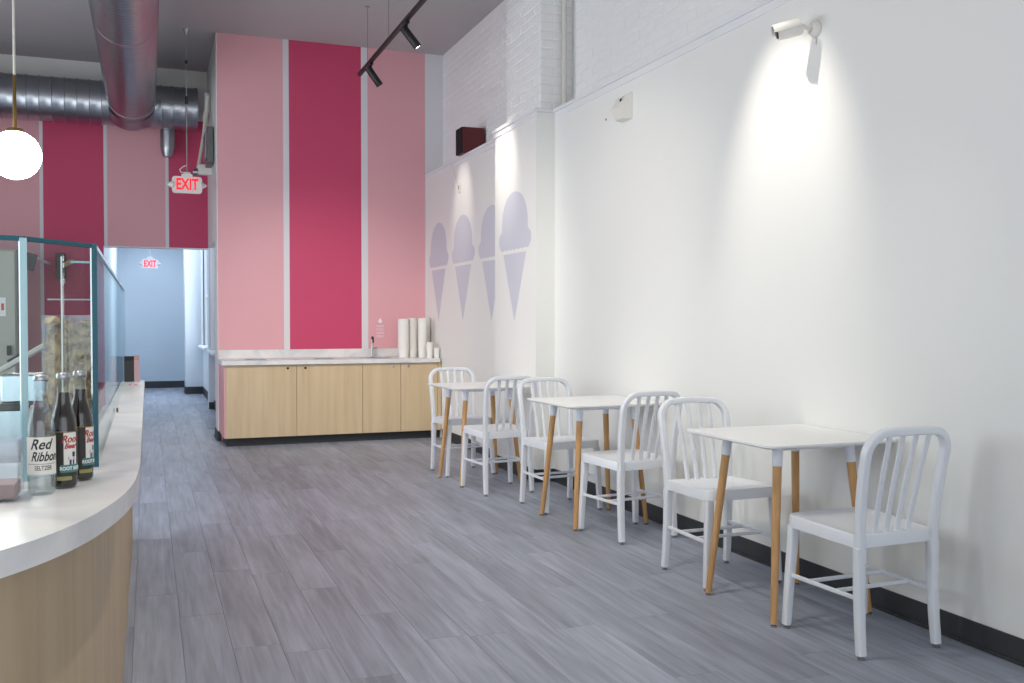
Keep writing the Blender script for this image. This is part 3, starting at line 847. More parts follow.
# security camera
sc = thing('security_camera', 'white bullet security camera on an arm, high on the right wall', 'camera', (XR, 3.83, 2.69))
bm = B(); lathe(bm, [(0.040, 0), (0.040, 0.012), (0.032, 0.024), (0.020, 0.030)], 24, Matrix.Rotation(-PI/2, 4, 'Y')); obj('mount_base', bm, M_plas, sc, smooth=30)
bm = B(); sweep(bm, [(-0.03, 0, 0), (-0.055, 0.004, 0.003), (-0.075, 0.012, 0.012), (-0.095, 0.02, 0.012)], circ(0.011, 10), ref=(0, 1, 0)); obj('arm', bm, M_plas, sc, smooth=60)
D = Vector((-0.86, 0.45, -0.24)).normalized()
Mb = Matrix.Translation((-0.080, 0.015, 0.004)) @ D.to_track_quat('Z', 'Y').to_matrix().to_4x4()
bm = B(); lathe(bm, [(0.026, -0.005), (0.034, 0.004), (0.034, 0.105), (0.030, 0.112)], 20, Mb); bd = obj('camera_body', bm, M_plas, sc, smooth=40)
bm = B(); lathe(bm, [(0.025, 0.1125), (0.022, 0.118)], 18, Mb); obj('lens', bm, M_blk, bd)
bm = B()
for k in range(10):
    pass
arc = [(0.036*math.cos(a), 0.036*math.sin(a)) for a in [math.radians(-10+200*k/10) for k in range(11)]]
arc2 = [(0.039*math.cos(a), 0.039*math.sin(a)) for a in [math.radians(190-200*k/10) for k in range(11)]]
Mh = Matrix.Translation((-0.085, 0.015, 0.010)) @ D.to_track_quat('Z', 'Y').to_matrix().to_4x4()
up = (Mh.to_3x3().inverted() @ Vector((0, 0, 1))); ang = math.atan2(up.y, up.x)-PI/2
prism(bm, arc+arc2, 0.0, 0.128, Mh @ Matrix.Rotation(ang, 4, 'Z')); obj('sun_hood', bm, M_plas, sc, smooth=40)
bm = B(); sweep(bm, [(-0.01, -0.0, -0.045), (-0.006, 0.0, -0.075)], circ(0.006, 8), ref=(0, 1, 0)); obj('cable', bm, M_plas, sc)

# ================================================================== TRACK LIGHT
TX, TZ = 2.02, 3.775
tr = thing('track_light', 'black track rail hung from the ceiling on thin rods', 'track', (TX, 0, TZ))
bm = B(); box(bm, -0.018, 0.018, -2.0, 9.66, -0.016, 0.016, 0.003); obj('rail', bm, M_blk, tr)
for y in (9.27, 8.40, 6.2, 4.0, 1.6):
    bm = B(); lathe(bm, [(0.0035, 0.016), (0.0035, ZC-TZ-0.006)], 8, Matrix.Translation((0, y, 0))); rd = obj('rod', bm, M_chrome, tr)
    bm = B(); lathe(bm, [(0.022, ZC-TZ-0.010), (0.022, ZC-TZ)], 16, Matrix.Translation((0, y, 0))); obj('ceiling_cup', bm, M_chrome, rd)
def spot_head(y, target, label, power, lit=True, size=27, blend=0.6):
    t = thing('spot_head', label, 'spotlight', (TX, y, TZ-0.018), 0, 'spot heads clipped to the track')
    bm = B(); box(bm, -0.016, 0.016, -0.045, 0.045, -0.022, 0, 0.003); lathe(bm, [(0.012, -0.075), (0.012, -0.02)], 12); obj('track_adapter', bm, M_blk, t)
    d = (Vector(target) - Vector((TX, y, TZ-0.1))).normalized()
    Mh = Matrix.Translation((0, 0, -0.085)) @ d.to_track_quat('Z', 'Y').to_matrix().to_4x4()
    bm = B(); lathe(bm, [(0.030, -0.05), (0.034, -0.045), (0.034, 0.150), (0.029, 0.150), (0.027, 0.125)], 24, Mh, cap=False)
    lathe(bm, [(0.001, -0.05), (0.030, -0.05)], 24, Mh, cap=False)
    can = obj('can', bm, M_blk, t, smooth=40)
    bm = B(); lathe(bm, [(0.029, 0.142), (0.029, 0.147)], 20, Mh); obj('lamp', bm, M_lamp, can)
    l = bpy.data.lights.new('spot_beam', 'SPOT'); l.energy = power; l.color = (1.0, 0.93, 0.82); l.spot_size = math.radians(size); l.spot_blend = blend; l.shadow_soft_size = 0.02
    o = bpy.data.objects.new('spot_beam', l); COL.objects.link(o)
    o.location = Vector((TX, y, TZ-0.103)) + d*0.165; o.rotation_euler = d.to_track_quat('-Z', 'Y').to_euler()
spot_head(9.13, (XQ, 9.30, 2.45), 'black cylindrical spot at the far end of the track', SPOT_POWER*0.6, size=34, blend=1.0)
spot_head(7.77, (XP, 7.72, 2.65), 'black cylindrical spot in view nearer the camera, lamp lit', SPOT_POWER*0.9, size=36, blend=1.0)
spot_head(4.03, (XR, 4.05, 2.02), 'black cylindrical spot above the security camera', SPOT_POWER*1.55, size=42, blend=1.0)
spot_head(6.02, (2.35, 7.1, 0.7), 'added black spot, out of view above the farthest table', SPOT_POWER*0.5, size=55, blend=1.0)  # this head and the next two are added for more top light
spot_head(5.25, (2.45, 5.3, 0.7), 'added black spot, out of view above the middle table', SPOT_POWER*0.5, size=55, blend=1.0)
spot_head(2.95, (2.45, 3.25, 0.7), 'added black spot, out of view above the nearest table', SPOT_POWER*0.5, size=55, blend=1.0)
# second track, added to brighten the walls, floor and bar, above the top of the photo
tr2 = thing('track_light', 'added black track rail over the bar side, above the top of the photo', 'track', (0.75, 0, TZ))
bm = B(); box(bm, -0.018, 0.018, -1.0, 6.6, -0.016, 0.016, 0.003); obj('rail', bm, M_blk, tr2)
for y in (0.0, 3.2, 6.4):
    bm = B(); lathe(bm, [(0.0035, 0.016), (0.0035, ZC-TZ-0.006)], 8, Matrix.Translation((0, y, 0))); rd = obj('rod', bm, M_chrome, tr2)
TX = 0.75
FP = FLOOD_POWER
spot_head(6.45, (1.9, 10.66, 0.55), 'added black flood spot over the bar side, farthest, aimed at the maple cabinets', FP*3.6, size=54, blend=1.0)
spot_head(5.9, (3.0, 8.6, 0.7), 'added black flood spot over the bar side, aimed at the cone murals', FP*1.4, size=64, blend=1.0)
spot_head(4.6, (2.9, 6.2, 0.6), 'added black flood spot over the bar side, aimed at the middle table', FP*1.2, size=80, blend=1.0)
spot_head(3.2, (1.2, 4.6, 0.0), 'added black flood spot over the bar side, aimed at the open floor', FP*2.0, size=85, blend=1.0)
spot_head(1.9, (-0.22, 2.25, 0.95), 'added black flood spot over the bar side, aimed at the bottles', SPOT_POWER*1.3, size=50, blend=1.0)

# ================================================================== GLOBE PENDANTS
def pendant(y, label, x=-0.652, z=2.16):
    t = thing('globe_pendant', label, 'pendant', (x, y, z), 0, 'opal globe pendants above the bar')
    bm = B(); bmesh.ops.create_uvsphere(bm, u_segments=36, v_segments=20, radius=0.128); obj('globe', bm, M_globe, t, smooth=180)
    bm = B(); lathe(bm, [(0.045, 0.119), (0.040, 0.138), (0.010, 0.146), (0.008, 0.42), (0.005, 0.424)], 20); obj('brass_stem', bm, M_brass, t, smooth=40)
    bm = B(); lathe(bm, [(0.0065, 0.42), (0.0065, ZC-z-0.02)], 8); obj('cord', bm, M_cord, t, smooth=60)
    bm = B(); lathe(bm, [(0.06, ZC-z-0.025), (0.06, ZC-z)], 20); obj('canopy', bm, M_brass, t, smooth=30)
pendant(5.70, 'lit white globe pendant on a brass stem, in full view')
pendant(3.66, 'lit white globe pendant cut off by the left edge of the photo')
pendant(1.62, 'lit white globe pendant out of view above the near bar')

# ================================================================== DUCTS
def spiral_duct(name, label, p0, p1, r, pitch, ribbed=False):
    """galvanised round duct with raised seams"""
    p0 = Vector(p0); p1 = Vector(p1); L = (p1-p0).length; n = int(L/pitch)
    prof = []
    for i in range(n):
        z = i*L/n; d = L/n
        if ribbed: prof += [(r, z), (r+0.006, z+d*0.22), (r+0.009, z+d*0.45), (r+0.006, z+d*0.70), (r, z+d*0.92)]; continue
        prof += [(r, z), (r+0.0015, z+d*0.35), (r, z+d*0.7), (r+0.009, z+d-0.014), (r+0.009, z+d-0.004)]
    prof += [(r, L)]
    M = Matrix.Translation(p0) @ (p1-p0).to_track_quat('Z', 'Y').to_matrix().to_4x4()
    bm = B(); lathe(bm, prof, 48, M)
    return obj(name, bm, M_duct, smooth=50)
d1 = spiral_duct('air_duct', '', (-3.4, 12.0, 3.784), (0.555, 12.0, 3.784), 0.245, 0.125)
tag(d1, 'large round galvanised duct running sideways across the far striped wall', 'duct')
bm = B(); lathe(bm, [(0.253, 0), (0.253, 0.03)], 40, Matrix.Translation((0.535, 12.0, 3.784)) @ Matrix.Rotation(PI/2, 4, 'Y')); obj('end_band', bm, M_duct, d1, smooth=30)
d2 = spiral_duct('air_duct', '', (-0.157, FY0+0.1, 3.80), (-0.157, 11.86, 3.80), 0.25, 0.07, True)
tag(d2, 'large round galvanised duct running overhead towards the far wall', 'duct')
bm = B(); lathe(bm, [(0.262, 0), (0.262, 0.05)], 40, Matrix.Translation((-0.157, 11.6, 3.80)) @ Matrix.Rotation(PI/2, 4, 'X')); obj('joint_collar', bm, M_duct, d2, smooth=30)
bm = B(); lathe(bm, [(0.258, 3.0), (0.258, 3.06)], 40, Matrix.Translation((-0.157, 11.6, 3.80)) @ Matrix.Rotation(PI/2, 4, 'X')); obj('joint_collar', bm, M_duct, d2, smooth=30)
# saddle collar
bm = B(); lathe(bm, [(0.32, 0), (0.262, 0.14)], 40, Matrix.Translation((-0.157, 11.90, 3.79)) @ Matrix.Rotation(PI/2, 4, 'X'), cap=False); obj('saddle', bm, M_duct, d2, smooth=30)
bm = B(); lathe(bm, [(0.055, 3.24), (0.075, 3.30), (0.085, 3.36), (0.085, 3.62)], 24, Matrix.Translation((0.235, 12.18, 0))); tag(obj('duct_drop', bm, M_duct, smooth=40), 'short vertical metal duct drop hanging below the cross duct', 'duct')

# ================================================================== EXIT SIGNS
def exit_sign(x, y, z, s, ztop, label, lamps=True, hook=True, M_plas=M_plas):
    t = thing('exit_sign', label, 'sign', (x, y, z), 0, 'exit signs')
    bm = B(); poly = rrect(0.30*s, 0.175*s, 0.03*s, 3)
    prism(bm, poly, -0.02*s, 0.02*s, Matrix.Rotation(PI/2, 4, 'X')); obj('housing', bm, M_plas, t, smooth=40)
    bm = text_mesh('EXIT', 0.165*s, 0.001, 0, 0.0045*s)
    bmesh.ops.scale(bm, vec=(0.66, 1.0, 1), verts=bm.verts[:])
    bmesh.ops.rotate(bm, cent=(0,0,0), matrix=Matrix.Rotation(PI/2, 3, 'X'), verts=bm.verts[:]); bmesh.ops.translate(bm, vec=(0, -0.0215*s, 0), verts=bm.verts[:])
    obj('letters', bm, M_exit, t)
    if lamps:
        for sx in (-1, 1):
            bm = B(); lathe(bm, [(0.042*s, 0), (0.036*s, 0.012*s), (0.014*s, 0.050*s), (0.006*s, 0.056*s)], 16, Matrix.Translation((sx*0.14*s, 0, 0)) @ Matrix.Rotation(sx*PI/2, 4, 'Y'))
            obj('emergency_lamp', bm, M_plas, t, smooth=40)
    bm = B(); box(bm, -0.055*s, 0.055*s, -0.018*s, 0.018*s, 0.086*s, 0.115*s, 0.004); box(bm, -0.035*s, 0.035*s, -0.014*s, 0.014*s, 0.115*s, 0.135*s, 0.004); obj('canopy', bm, M_plas, t)
    bm = B(); lathe(bm, [(0.006, 0.13*s), (0.006, (ztop-z)*0.55), (0.004, (ztop-z)*0.56), (0.004, ztop-z)], 8); obj('rod', bm, plain('grey conduit', (150, 150, 150), 0.5), t, smooth=60)
    if hook:
        bm = B(); sweep(bm, [(0.0, 0, 0.21), (-0.04, 0, 0.19), (-0.072, 0, 0.16), (-0.065, 0, 0.135), (-0.035, 0, 0.13)], circ(0.005, 8), ref=(0, 1, 0)); obj('cable', bm, M_plas, t, smooth=60)
        bm = B(); box(bm, -0.016, 0.016, -0.016, 0.016, (ztop-z)*0.52, (ztop-z)*0.57, 0.003); lathe(bm, [(0.014, (ztop-z)*0.78), (0.014, (ztop-z)*0.80)], 10); obj('coupling', bm, M_blk, t)
        bm = B(); lathe(bm, [(0.010, ztop-z-0.06), (0.035, ztop-z)], 12); obj('ceiling_hook', bm, M_steel, t)
exit_sign(0.395, 10.66, 2.71, 1.0, ZC, 'white hanging EXIT sign with red letters and side lamps, below the ducts')
exit_sign(0.042, 18.5, 2.31, 0.95, 2.95, 'small white EXIT sign with red letters, far down the hallway', hook=False, M_plas=plain('grey sign plastic', (172, 176, 182), 0.5))

# conduits on the side of the pink wall corner
cd = thing('conduit_run', 'bent white conduits and boxes on the narrow wall beside the pink stripe', 'conduit', (0.69, 11.3, 3.3))
bm = B(); sweep(bm, [(-0.03, 0.4, 0.62), (-0.03, 0.4, 0.45), (-0.06, 0.25, 0.30), (-0.03, 0.1, 0.05), (-0.03, 0.1, -0.25)], circ(0.03, 12), ref=(0, 1, 0)); obj('pipe', bm, M_plas, cd, smooth=60)
bm = B(); sweep(bm, [(-0.05, -0.1, 0.50), (-0.08, 0.2, 0.1), (-0.14, 0.5, -0.30)], circ(0.02, 10), ref=(0, 1, 0)); obj('flexible_hose', bm, M_cord, cd, smooth=60)
bm = B(); box(bm, -0.07, 0, -0.25, 0.15, -0.28, 0.12, 0.006); obj('panel_box', bm, plain('grey box', (110, 112, 112), 0.4, 0.4), cd)
bm = B(); box(bm, -0.09, -0.07, -0.2, 0.1, -0.22, 0.06, 0.004); obj('box_cover', bm, M_steel, cd)
em = thing('emergency_light', 'small white box with a dark round lamp, just above the exit sign', 'light', (0.60, 11.6, 3.02))
bm = B(); box(bm, -0.055, 0.10, -0.03, 0.03, -0.06, 0.06, 0.006); obj('housing', bm, M_plas, em)
bm = B(); lathe(bm, [(0.045, 0), (0.035, 0.05)], 16, Matrix.Translation((-0.055, 0, -0.03)) @ Matrix.Rotation(-PI/2, 4, 'Y')); obj('lamp', bm, M_steel, em, smooth=40)

# ================================================================== BAR
ZB = 0.935
outer = [(-0.021, 6.0), (-0.021, 2.50), (-0.023, 2.36), (-0.030, 2.20), (-0.046, 2.06), (-0.070, 1.94), (-0.100, 1.83), (-0.137, 1.735), (-0.180, 1.655), (-0.235, 1.58), (-0.31, 1.51), (-0.42, 1.445), (-0.60, 1.39), (-0.95, 1.36)]
inner = [(-0.95, 2.55), (-0.30, 2.60), (-0.20, 2.75), (-0.165, 3.0), (-0.158, 3.4), (-0.150, 3.9), (-0.145, 6.0)]
def smooth_poly(pts, n=4):
    out = []
    for i in range(len(pts)-1):
        p0 = Vector(pts[max(0, i-1)]); p1 = Vector(pts[i]); p2 = Vector(pts[i+1]); p3 = Vector(pts[min(len(pts)-1, i+2)])
        for k in range(n):
            t = k/n
            q = 0.5*((2*p1)+(-p0+p2)*t+(2*p0-5*p1+4*p2-p3)*t*t+(-p0+3*p1-3*p2+p3)*t**3)
            out.append((q.x, q.y))
    out.append(pts[-1]); return out
oc = smooth_poly(outer[1:], 4)
bc = thing('bar_counter', 'white quartz bar top with a curved near end', 'counter')
bm = B(); prism(bm, [outer[0]] + oc + inner, ZB-0.042, ZB)
bmesh.ops.bevel(bm, geom=[e for e in bm.edges if all(abs(v.co.z-ZB) < 1e-5 for v in e.verts)], offset=0.003, segments=2, affect='EDGES')
obj('worktop', bm, M_stone, bc)
bm = B(); box(bm, -0.146, -0.022, 3.885, 3.888, ZB-0.0005, ZB+0.0003); obj('joint', bm, plain('grey joint', (150, 148, 146), 0.7), bc)
# bar front : maple veneer skin following the curve, set back
def offset(poly, d):
    out = []
    for i, p in enumerate(poly):
        a = Vector(poly[max(0, i-1)]); b = Vector(poly[min(len(poly)-1, i+1)]); t = (b-a).normalized(); nrm = Vector((t.y, -t.x))
        out.append((p[0]+nrm.x*d, p[1]+nrm.y*d))
    return out
bb = thing('service_bar', 'maple veneer bar front curving under the white counter', 'bar')
oo = [outer[0]] + oc
o1 = offset(oo, 0.072); o2 = offset(oo, 0.09)
if o1[0][0] > oo[0][0]: o1 = offset(oo, -0.072); o2 = offset(oo, -0.09)
cuts = [0, 0]
# vertical panels: straight run in ~0.9 m widths, then the curve in one bent panel
segs = []
ys = [6.0, 5.15, 4.30, 3.45, 2.62]
for i in range(4):
    bm = B(); box(bm, o2[0][0], o1[0][0], ys[i+1]+0.001, ys[i]-0.001, 0.0, ZB-0.043); obj('panel', bm, M_maple2, bb)
k0 = 1
strip_o = [(o1[0][0], 2.62)] + o1[k0:]; strip_i = [(o2[0][0], 2.62)] + o2[k0:]
bm = B(); prism(bm, strip_o + list(reversed(strip_i)), 0.0, ZB-0.043); obj('curved_panel', bm, M_maple2, bb, smooth=30)
bm = B(); box(bm, -0.145, o1[0][0], 5.99, 6.005, 0, ZB-0.043); obj('end_panel', bm, M_maple2, bb)

# glass screen : side pane along the bar, two front panes
gs = thing('glass_screen', 'clear glass guard with teal edges standing on the bar', 'screen')
GH = 1.458
def pane(p, q, th=0.010, nm='pane', z0=ZB, z1=GH, em=None):
    p = Vector((p[0], p[1], 0)); q = Vector((q[0], q[1], 0)); d = (q-p); L = d.length
    ang = math.atan2(d.y, d.x); M = Matrix.Translation(p) @ Matrix.Rotation(ang, 4, 'Z')
    bm = B(); box(bm, 0, L, -th/2, th/2, z0, z1-0.006); bm.transform(M); g = obj(nm, bm, M_glass, gs)
    bm = B(); box(bm, 0, L, -th/2, th/2, z1-0.006, z1+0.004); bm.transform(M); obj('polished_edge', bm, em or M_teal, g)
    return g
G1 = (-0.118, 2.47); G0 = (-0.250, 2.30)
g1 = pane(G1, (-0.128, 6.0), em=M_tealL)
g2 = pane(G1, G0)
g3 = pane(G0, (-0.95, 2.02))
bm = B(); box(bm, -0.006, 0.006, -0.007, 0.007, ZB, GH+0.004); obj('corner_edge', bm, M_teal, g1, loc=(G1[0]-0.001, G1[1]-0.007, 0), rot=(0, 0, 0.3))
bm = B(); box(bm, -0.007, 0.007, -0.006, 0.006, ZB, GH); obj('corner_edge', bm, M_tealL, g3, loc=(G0[0], G0[1]-0.006, 0), rot=(0, 0, 0.3))
g4 = pane((-0.199, 2.63), (-0.199, 2.66), 0.003, 'inner_pane', ZB, 1.44)
bm = B(); box(bm, -0.0018, 0.0018, -0.0008, 0.0008, ZB, 1.44); obj('front_edge', bm, M_trim, g4, loc=(-0.2, 2.62, 0))
bm = B(); box(bm, -0.26, -0.135, 2.94, 2.945, 1.338, 1.342); obj('shelf_edge', bm, M_tealL, g4)
bm = B(); box(bm, -0.20, -0.135, 2.94, 2.945, 1.442, 1.448); obj('shelf_edge', bm, M_tealL, g4)

# ------------------------------------------------ bottles
def wrap_text(txt, size, R, z, phi, shear=0, bold=0, sx=1.0):
    """text bent around a cylinder of radius R, centred at angle phi"""
    bm = text_mesh(txt, size, 0.0001, shear, bold)
    for v in bm.verts:
        a = phi + v.co.x*sx/R; zz = z + v.co.y; r = R + v.co.z
        v.co = Vector((r*math.cos(a), r*math.sin(a), zz))
    return bm
def label_band(r, z0, z1, a0, a1, n=20):
    bm = B()
    for i in range(n):
        u0 = a0+(a1-a0)*i/n; u1 = a0+(a1-a0)*(i+1)/n
        bm.faces.new([bm.verts.new((r*math.cos(a), r*math.sin(a), z)) for a, z in ((u0, z0), (u1, z0), (u1, z1), (u0, z1))])
    bmesh.ops.remove_doubles(bm, verts=bm.verts[:], dist=1e-5)
    ret = bmesh.ops.extrude_face_region(bm, geom=bm.faces[:])
    for v in [g for g in ret['geom'] if isinstance(g, bmesh.types.BMVert)]:
        v.co.x *= (r+0.0002)/r; v.co.y *= (r+0.0002)/r
    return bm
def bottle(x, y, label, kind, face):
    t = thing('soda_bottle', label, 'bottle', (x, y, ZB), 0, 'soda bottles on the bar'); t.scale = (0.86, 0.86, 1.0)
    R = 0.030
    body = [(0.024, 0.0), (R-0.001, 0.004), (R, 0.010), (R, 0.125), (0.0285, 0.140), (0.023, 0.158), (0.0165, 0.178), (0.0145, 0.200), (0.0138, 0.222), (0.0155, 0.224), (0.0155, 0.229), (0.0135, 0.231)]
    bm = B(); lathe(bm, body, 32, cap=False); lathe(bm, [(0.001, 0.001), (0.024, 0.0)], 32, cap=False)
    gl = obj('glass', bm, M_bot, t, smooth=60)
    bm = B(); lathe(bm, [(0.0155, 0.226), (0.0162, 0.227), (0.0158, 0.234), (0.013, 0.2375), (0.004, 0.238)], 24); obj('cap', bm, M_steel, t, smooth=40)
    if kind == 'dark':
        liq = [(r-0.0016, max(0.005, z)) for r, z in body if z < 0.195] + [(0.0129, 0.197)]
        bm = B(); lathe(bm, liq, 28); obj('root_beer', bm, M_cola, t, smooth=60)
        bm = label_band(R+0.0003, 0.026, 0.118, face-1.5, face+1.5); lb = obj('label', bm, plain('dark label', (44, 42, 40), 0.5), t)
        bm = label_band(R+0.0007, 0.040, 0.116, face+0.0, face+1.05); obj('label_panel', bm, M_paperc, lb)
        bm = label_band(R+0.0007, 0.117, 0.1185, face-1.5, face+1.5); obj('gold_line', bm, M_brass, lb)
        bm = wrap_text('Root', 0.020, R+0.0011, 0.102, face+0.50, 0.35, 0.0006); obj('lettering', bm, plain('red ink', (170, 44, 48), 0.5), lb)
        bm = wrap_text('Beer', 0.015, R+0.0011, 0.088, face+0.50, 0.35, 0.0005); obj('lettering', bm, MATS['red ink'], lb)
        # small blue seated figure mark
        bm = B()
        for bx in ((0.005, 0.012, 0.066, 0.076), (-0.004, 0.010, 0.060, 0.066), (-0.002, 0.003, 0.050, 0.060), (0.006, 0.010, 0.046, 0.060)):
            for a, b in ((bx[0], bx[1]),):
                p = [(a, bx[2]), (b, bx[2]), (b, bx[3]), (a, bx[3])]
                bm.faces.new([bm.verts.new(((R+0.0012)*math.cos(face+0.48+u/R), (R+0.0012)*math.sin(face+0.48+u/R), z)) for u, z in p])
        obj('emblem', bm, plain('navy ink', (40, 56, 96), 0.5), lb)
        bm = label_band(R+0.0012, 0.034, 0.050, face-0.25, face+1.35); bd = obj('teal_banner', bm, plain('teal ink', (64, 128, 124), 0.5), lb)
        bm = wrap_text('ROOT BEER', 0.0100, R+0.0016, 0.042, face+0.55, 0, 0.0003); obj('lettering', bm, M_cup, lb)
        bm = label_band(R+0.0012, 0.018, 0.026, face-0.5, face+0.6); obj('small_print', bm, plain('olive ink', (150, 146, 90), 0.5), lb)
    else:
        liq = [(r-0.002, max(0.005, z)) for r, z in body if z < 0.195] + [(0.0125, 0.197)]
        bm = B(); lathe(bm, liq, 28, cap=False); obj('seltzer', bm, clear('seltzer water', (0.93, 0.94, 0.95, 1), 0.05, 0.02), t, smooth=60)
        bm = label_band(R+0.0003, 0.040, 0.116, face-1.45, face+1.45); lb = obj('label', bm, M_paperc, t)
        ink = plain('black ink', (40, 40, 44), 0.5)
        bm = wrap_text('Red', 0.029, R+0.0009, 0.101, face-0.10, 0.4, 0.0005); obj('lettering', bm, ink, lb)
        bm = wrap_text('Ribbon', 0.026, R+0.0009, 0.077, face+0.20, 0.4, 0.0005, 0.82); obj('lettering', bm, ink, lb)
        bm = wrap_text('SELTZER', 0.0125, R+0.0009, 0.0545, face+0.12, 0, 0.0001, 0.8); obj('lettering', bm, ink, lb)
        bm = label_band(R+0.0007, 0.0625, 0.0632, face-1.2, face+1.2); obj('rule_line', bm, ink, lb)
        bm = label_band(R+0.0007, 0.0405, 0.0425, face-1.4, face+1.4); obj('pale_line', bm, plain('pale teal ink', (170, 200, 200), 0.5), lb)
    return t
FA = math.radians(-84)
bottle(-0.2005, 2.112, 'clear glass seltzer bottle with white script label on the bar', 'clear', FA)
bottle(-0.165, 2.180, 'dark root beer bottle beside the clear seltzer bottle', 'dark', FA-0.05)
bottle(-0.139, 2.270, 'dark root beer bottle farthest right, next to the glass edge', 'dark', FA+0.35)

# acrylic case left of the bottles
ac = thing('acrylic_case', 'clear acrylic box at the left edge of the bar', 'case', (-0.288, 2.075, ZB))
bm = B(); box(bm, -0.075, 0.075, -0.05, 0.05, 0, 0.006, 0.001); obj('base_plate', bm, M_acry, ac)
bm = B()
box(bm, -0.065, 0.055, -0.045, -0.042, 0.006, 0.115); box(bm, -0.065, 0.055, 0.042, 0.045, 0.006, 0.115); box(bm, 0.052, 0.055, -0.042, 0.042, 0.006, 0.115); box(bm, -0.065, -0.062, -0.042, 0.042, 0.006, 0.115)
obj('walls', bm, M_acry, ac)
bm = B(); box(bm, -0.060, 0.050, -0.040, 0.040, 0.0065, 0.034, 0.002); obj('card_pack', bm, plain('dusty rose card', (150, 120, 116), 0.5), ac)

# waffle piece container
wc = thing('waffle_container', 'clear container full of broken waffle cone pieces behind the glass', 'container', (-0.192, 2.77, ZB-0.0))
bm = B(); cw = 0.062
for a in ((-cw, cw, -cw, -cw+0.003), (-cw, cw, cw-0.003, cw), (-cw, -cw+0.003, -cw+0.003, cw-0.003), (cw-0.003, cw, -cw+0.003, cw-0.003)):
    box(bm, a[0], a[1], a[2], a[3], 0, 0.36)
obj('container_walls', bm, M_acry, wc)
bm = B(); rr = random.Random(3)
for i in range(420):
    side = rr.random()
    lim = cw-0.014
    x = rr.uniform(-lim, lim); y = rr.uniform(-lim, lim); z = rr.uniform(0.012, 0.345)
    if side < 0.45: y = -lim + rr.uniform(0, 0.012)
    elif side < 0.75: x = lim*rr.choice((-1, 1))
    s = rr.uniform(0.011, 0.020)
    Mx = Matrix.Translation((x, y, z)) @ Matrix.Rotation(rr.uniform(0, 6.28), 4, 'Z') @ Matrix.Rotation(rr.uniform(0, 3.14), 4, 'X') @ Matrix.Rotation(rr.uniform(0, 3.14), 4, 'Y')
    k = rr.randint(4, 6)
    poly = [(s*rr.uniform(0.6, 1.15)*math.cos(2*PI*j/k), s*rr.uniform(0.6, 1.15)*math.sin(2*PI*j/k)) for j in range(k)]
    prism(bm, poly, -0.0013, 0.0013, Mx)
o = obj('waffle_pieces', bm, M_wafer, wc); tag(o, kind='stuff')
bm = B(); box(bm, -cw+0.012, cw-0.012, -cw+0.014, cw-0.012, 0.004, 0.33); obj('inner_pieces', bm, M_wafer, wc)

# service equipment behind the bar
dc = thing('dipping_cabinet', 'low stainless dipping cabinet behind the bar', 'cabinet', (0, 0, 0))
bm = B(); box(bm, -0.95, -0.175, 3.0, 5.9, 0.05, 0.80, 0.006); obj('cabinet_body', bm, M_steel, dc)
bm = B(); box(bm, -0.90, -0.23, 3.1, 5.8, 0.80, 0.812, 0.003); obj('lid', bm, plain('smoked lid', (60, 64, 70), 0.15), dc)
bs = thing('under_bar_cabinet', 'plain cabinet carrying the curved end of the bar', 'cabinet', (0, 0, 0))
bm = B(); box(bm, -0.9, -0.30, 2.0, 2.5, 0, ZB-0.043); obj('cabinet_body', bm, M_fridge, bs)
tb = thing('topping_bin', 'bright steel topping bin with a raised grey lid behind the glass', 'bin', (-0.375, 2.94, ZB-0.30))
bm = B()
box(bm, -0.18, 0.075, -0.10, 0.10, 0, 0.26, 0.004); obj('bin_stand', bm, M_steel, tb)
bm = B(); box(bm, -0.17, -0.165, -0.09, 0.09, 0.26, 0.405); box(bm, 0.062, 0.067, -0.09, 0.09, 0.26, 0.405); box(bm, -0.165, 0.062, -0.09, -0.085, 0.26, 0.405); box(bm, -0.165, 0.062, 0.085, 0.09, 0.26, 0.405); box(bm, -0.165, 0.062, -0.085, 0.085, 0.26, 0.265)
obj('bin', bm, plain('bright steel', (206, 214, 222), 0.25, 0.8), tb)
bm = B(); box(bm, 0.004, 0.115, -0.06, 0.06, 0.425, 0.50, 0.004); obj('tub', bm, MATS['bright steel'], tb)
bm = B(); box(bm, 0, 0.135, -0.06, 0.06, 0, 0.014, 0.003); obj('lid', bm, plain('grey lid', (200, 198, 196), 0.35), tb, loc=(0.0, 0, 0.503), rot=(0, -0.55, 0))
bm = B(); box(bm, 0.03, 0.075, -0.02, 0.02, 0.014, 0.022, 0.002); obj('lid_handle', bm, M_blk, tb, loc=(0.0, 0, 0.503), rot=(0, -0.55, 0))
bm = B(); box(bm, -0.16, 0.06, -0.088, 0.088, 0.405, 0.425, 0.003); obj('rim', bm, plain('dark rim', (84, 82, 80), 0.4), tb)

# tall freezer by the striped wall
fr = thing('upright_freezer', 'tall beige upright freezer seen through the glass at far left', 'freezer', (-1.62, 11.4, 0))
bm = B(); box(bm, -0.38, 0.36, -0.36, 0.36, 0.05, 2.02, 0.01); obj('freezer_body', bm, M_fridge, fr)
bm = B(); box(bm, -0.37, 0.35, -0.40, -0.362, 0.12, 2.0, 0.008); dr = obj('door', bm, M_fridge, fr)
bm = B(); box(bm, 0.27, 0.31, -0.45, -0.41, 0.93, 1.03, 0.006); obj('handle', bm, M_blk, dr)
bm = B(); box(bm, 0.08, 0.26, -0.4015, -0.4005, 1.33, 1.52); st = obj('sticker', bm, M_cup, dr)
bm = text_mesh('ice', 0.10, 0.0005, 0, 0.001); bm.transform(Matrix.Translation((0.17, -0.4025, 1.42)) @ Matrix.Rotation(PI/2, 4, 'X')); bm.free()
bm = B()
for k in range(4): box(bm, 0.10+0.04*k, 0.125+0.04*k, -0.4025, -0.4016, 1.39, 1.39+0.05+0.02*(k % 2))
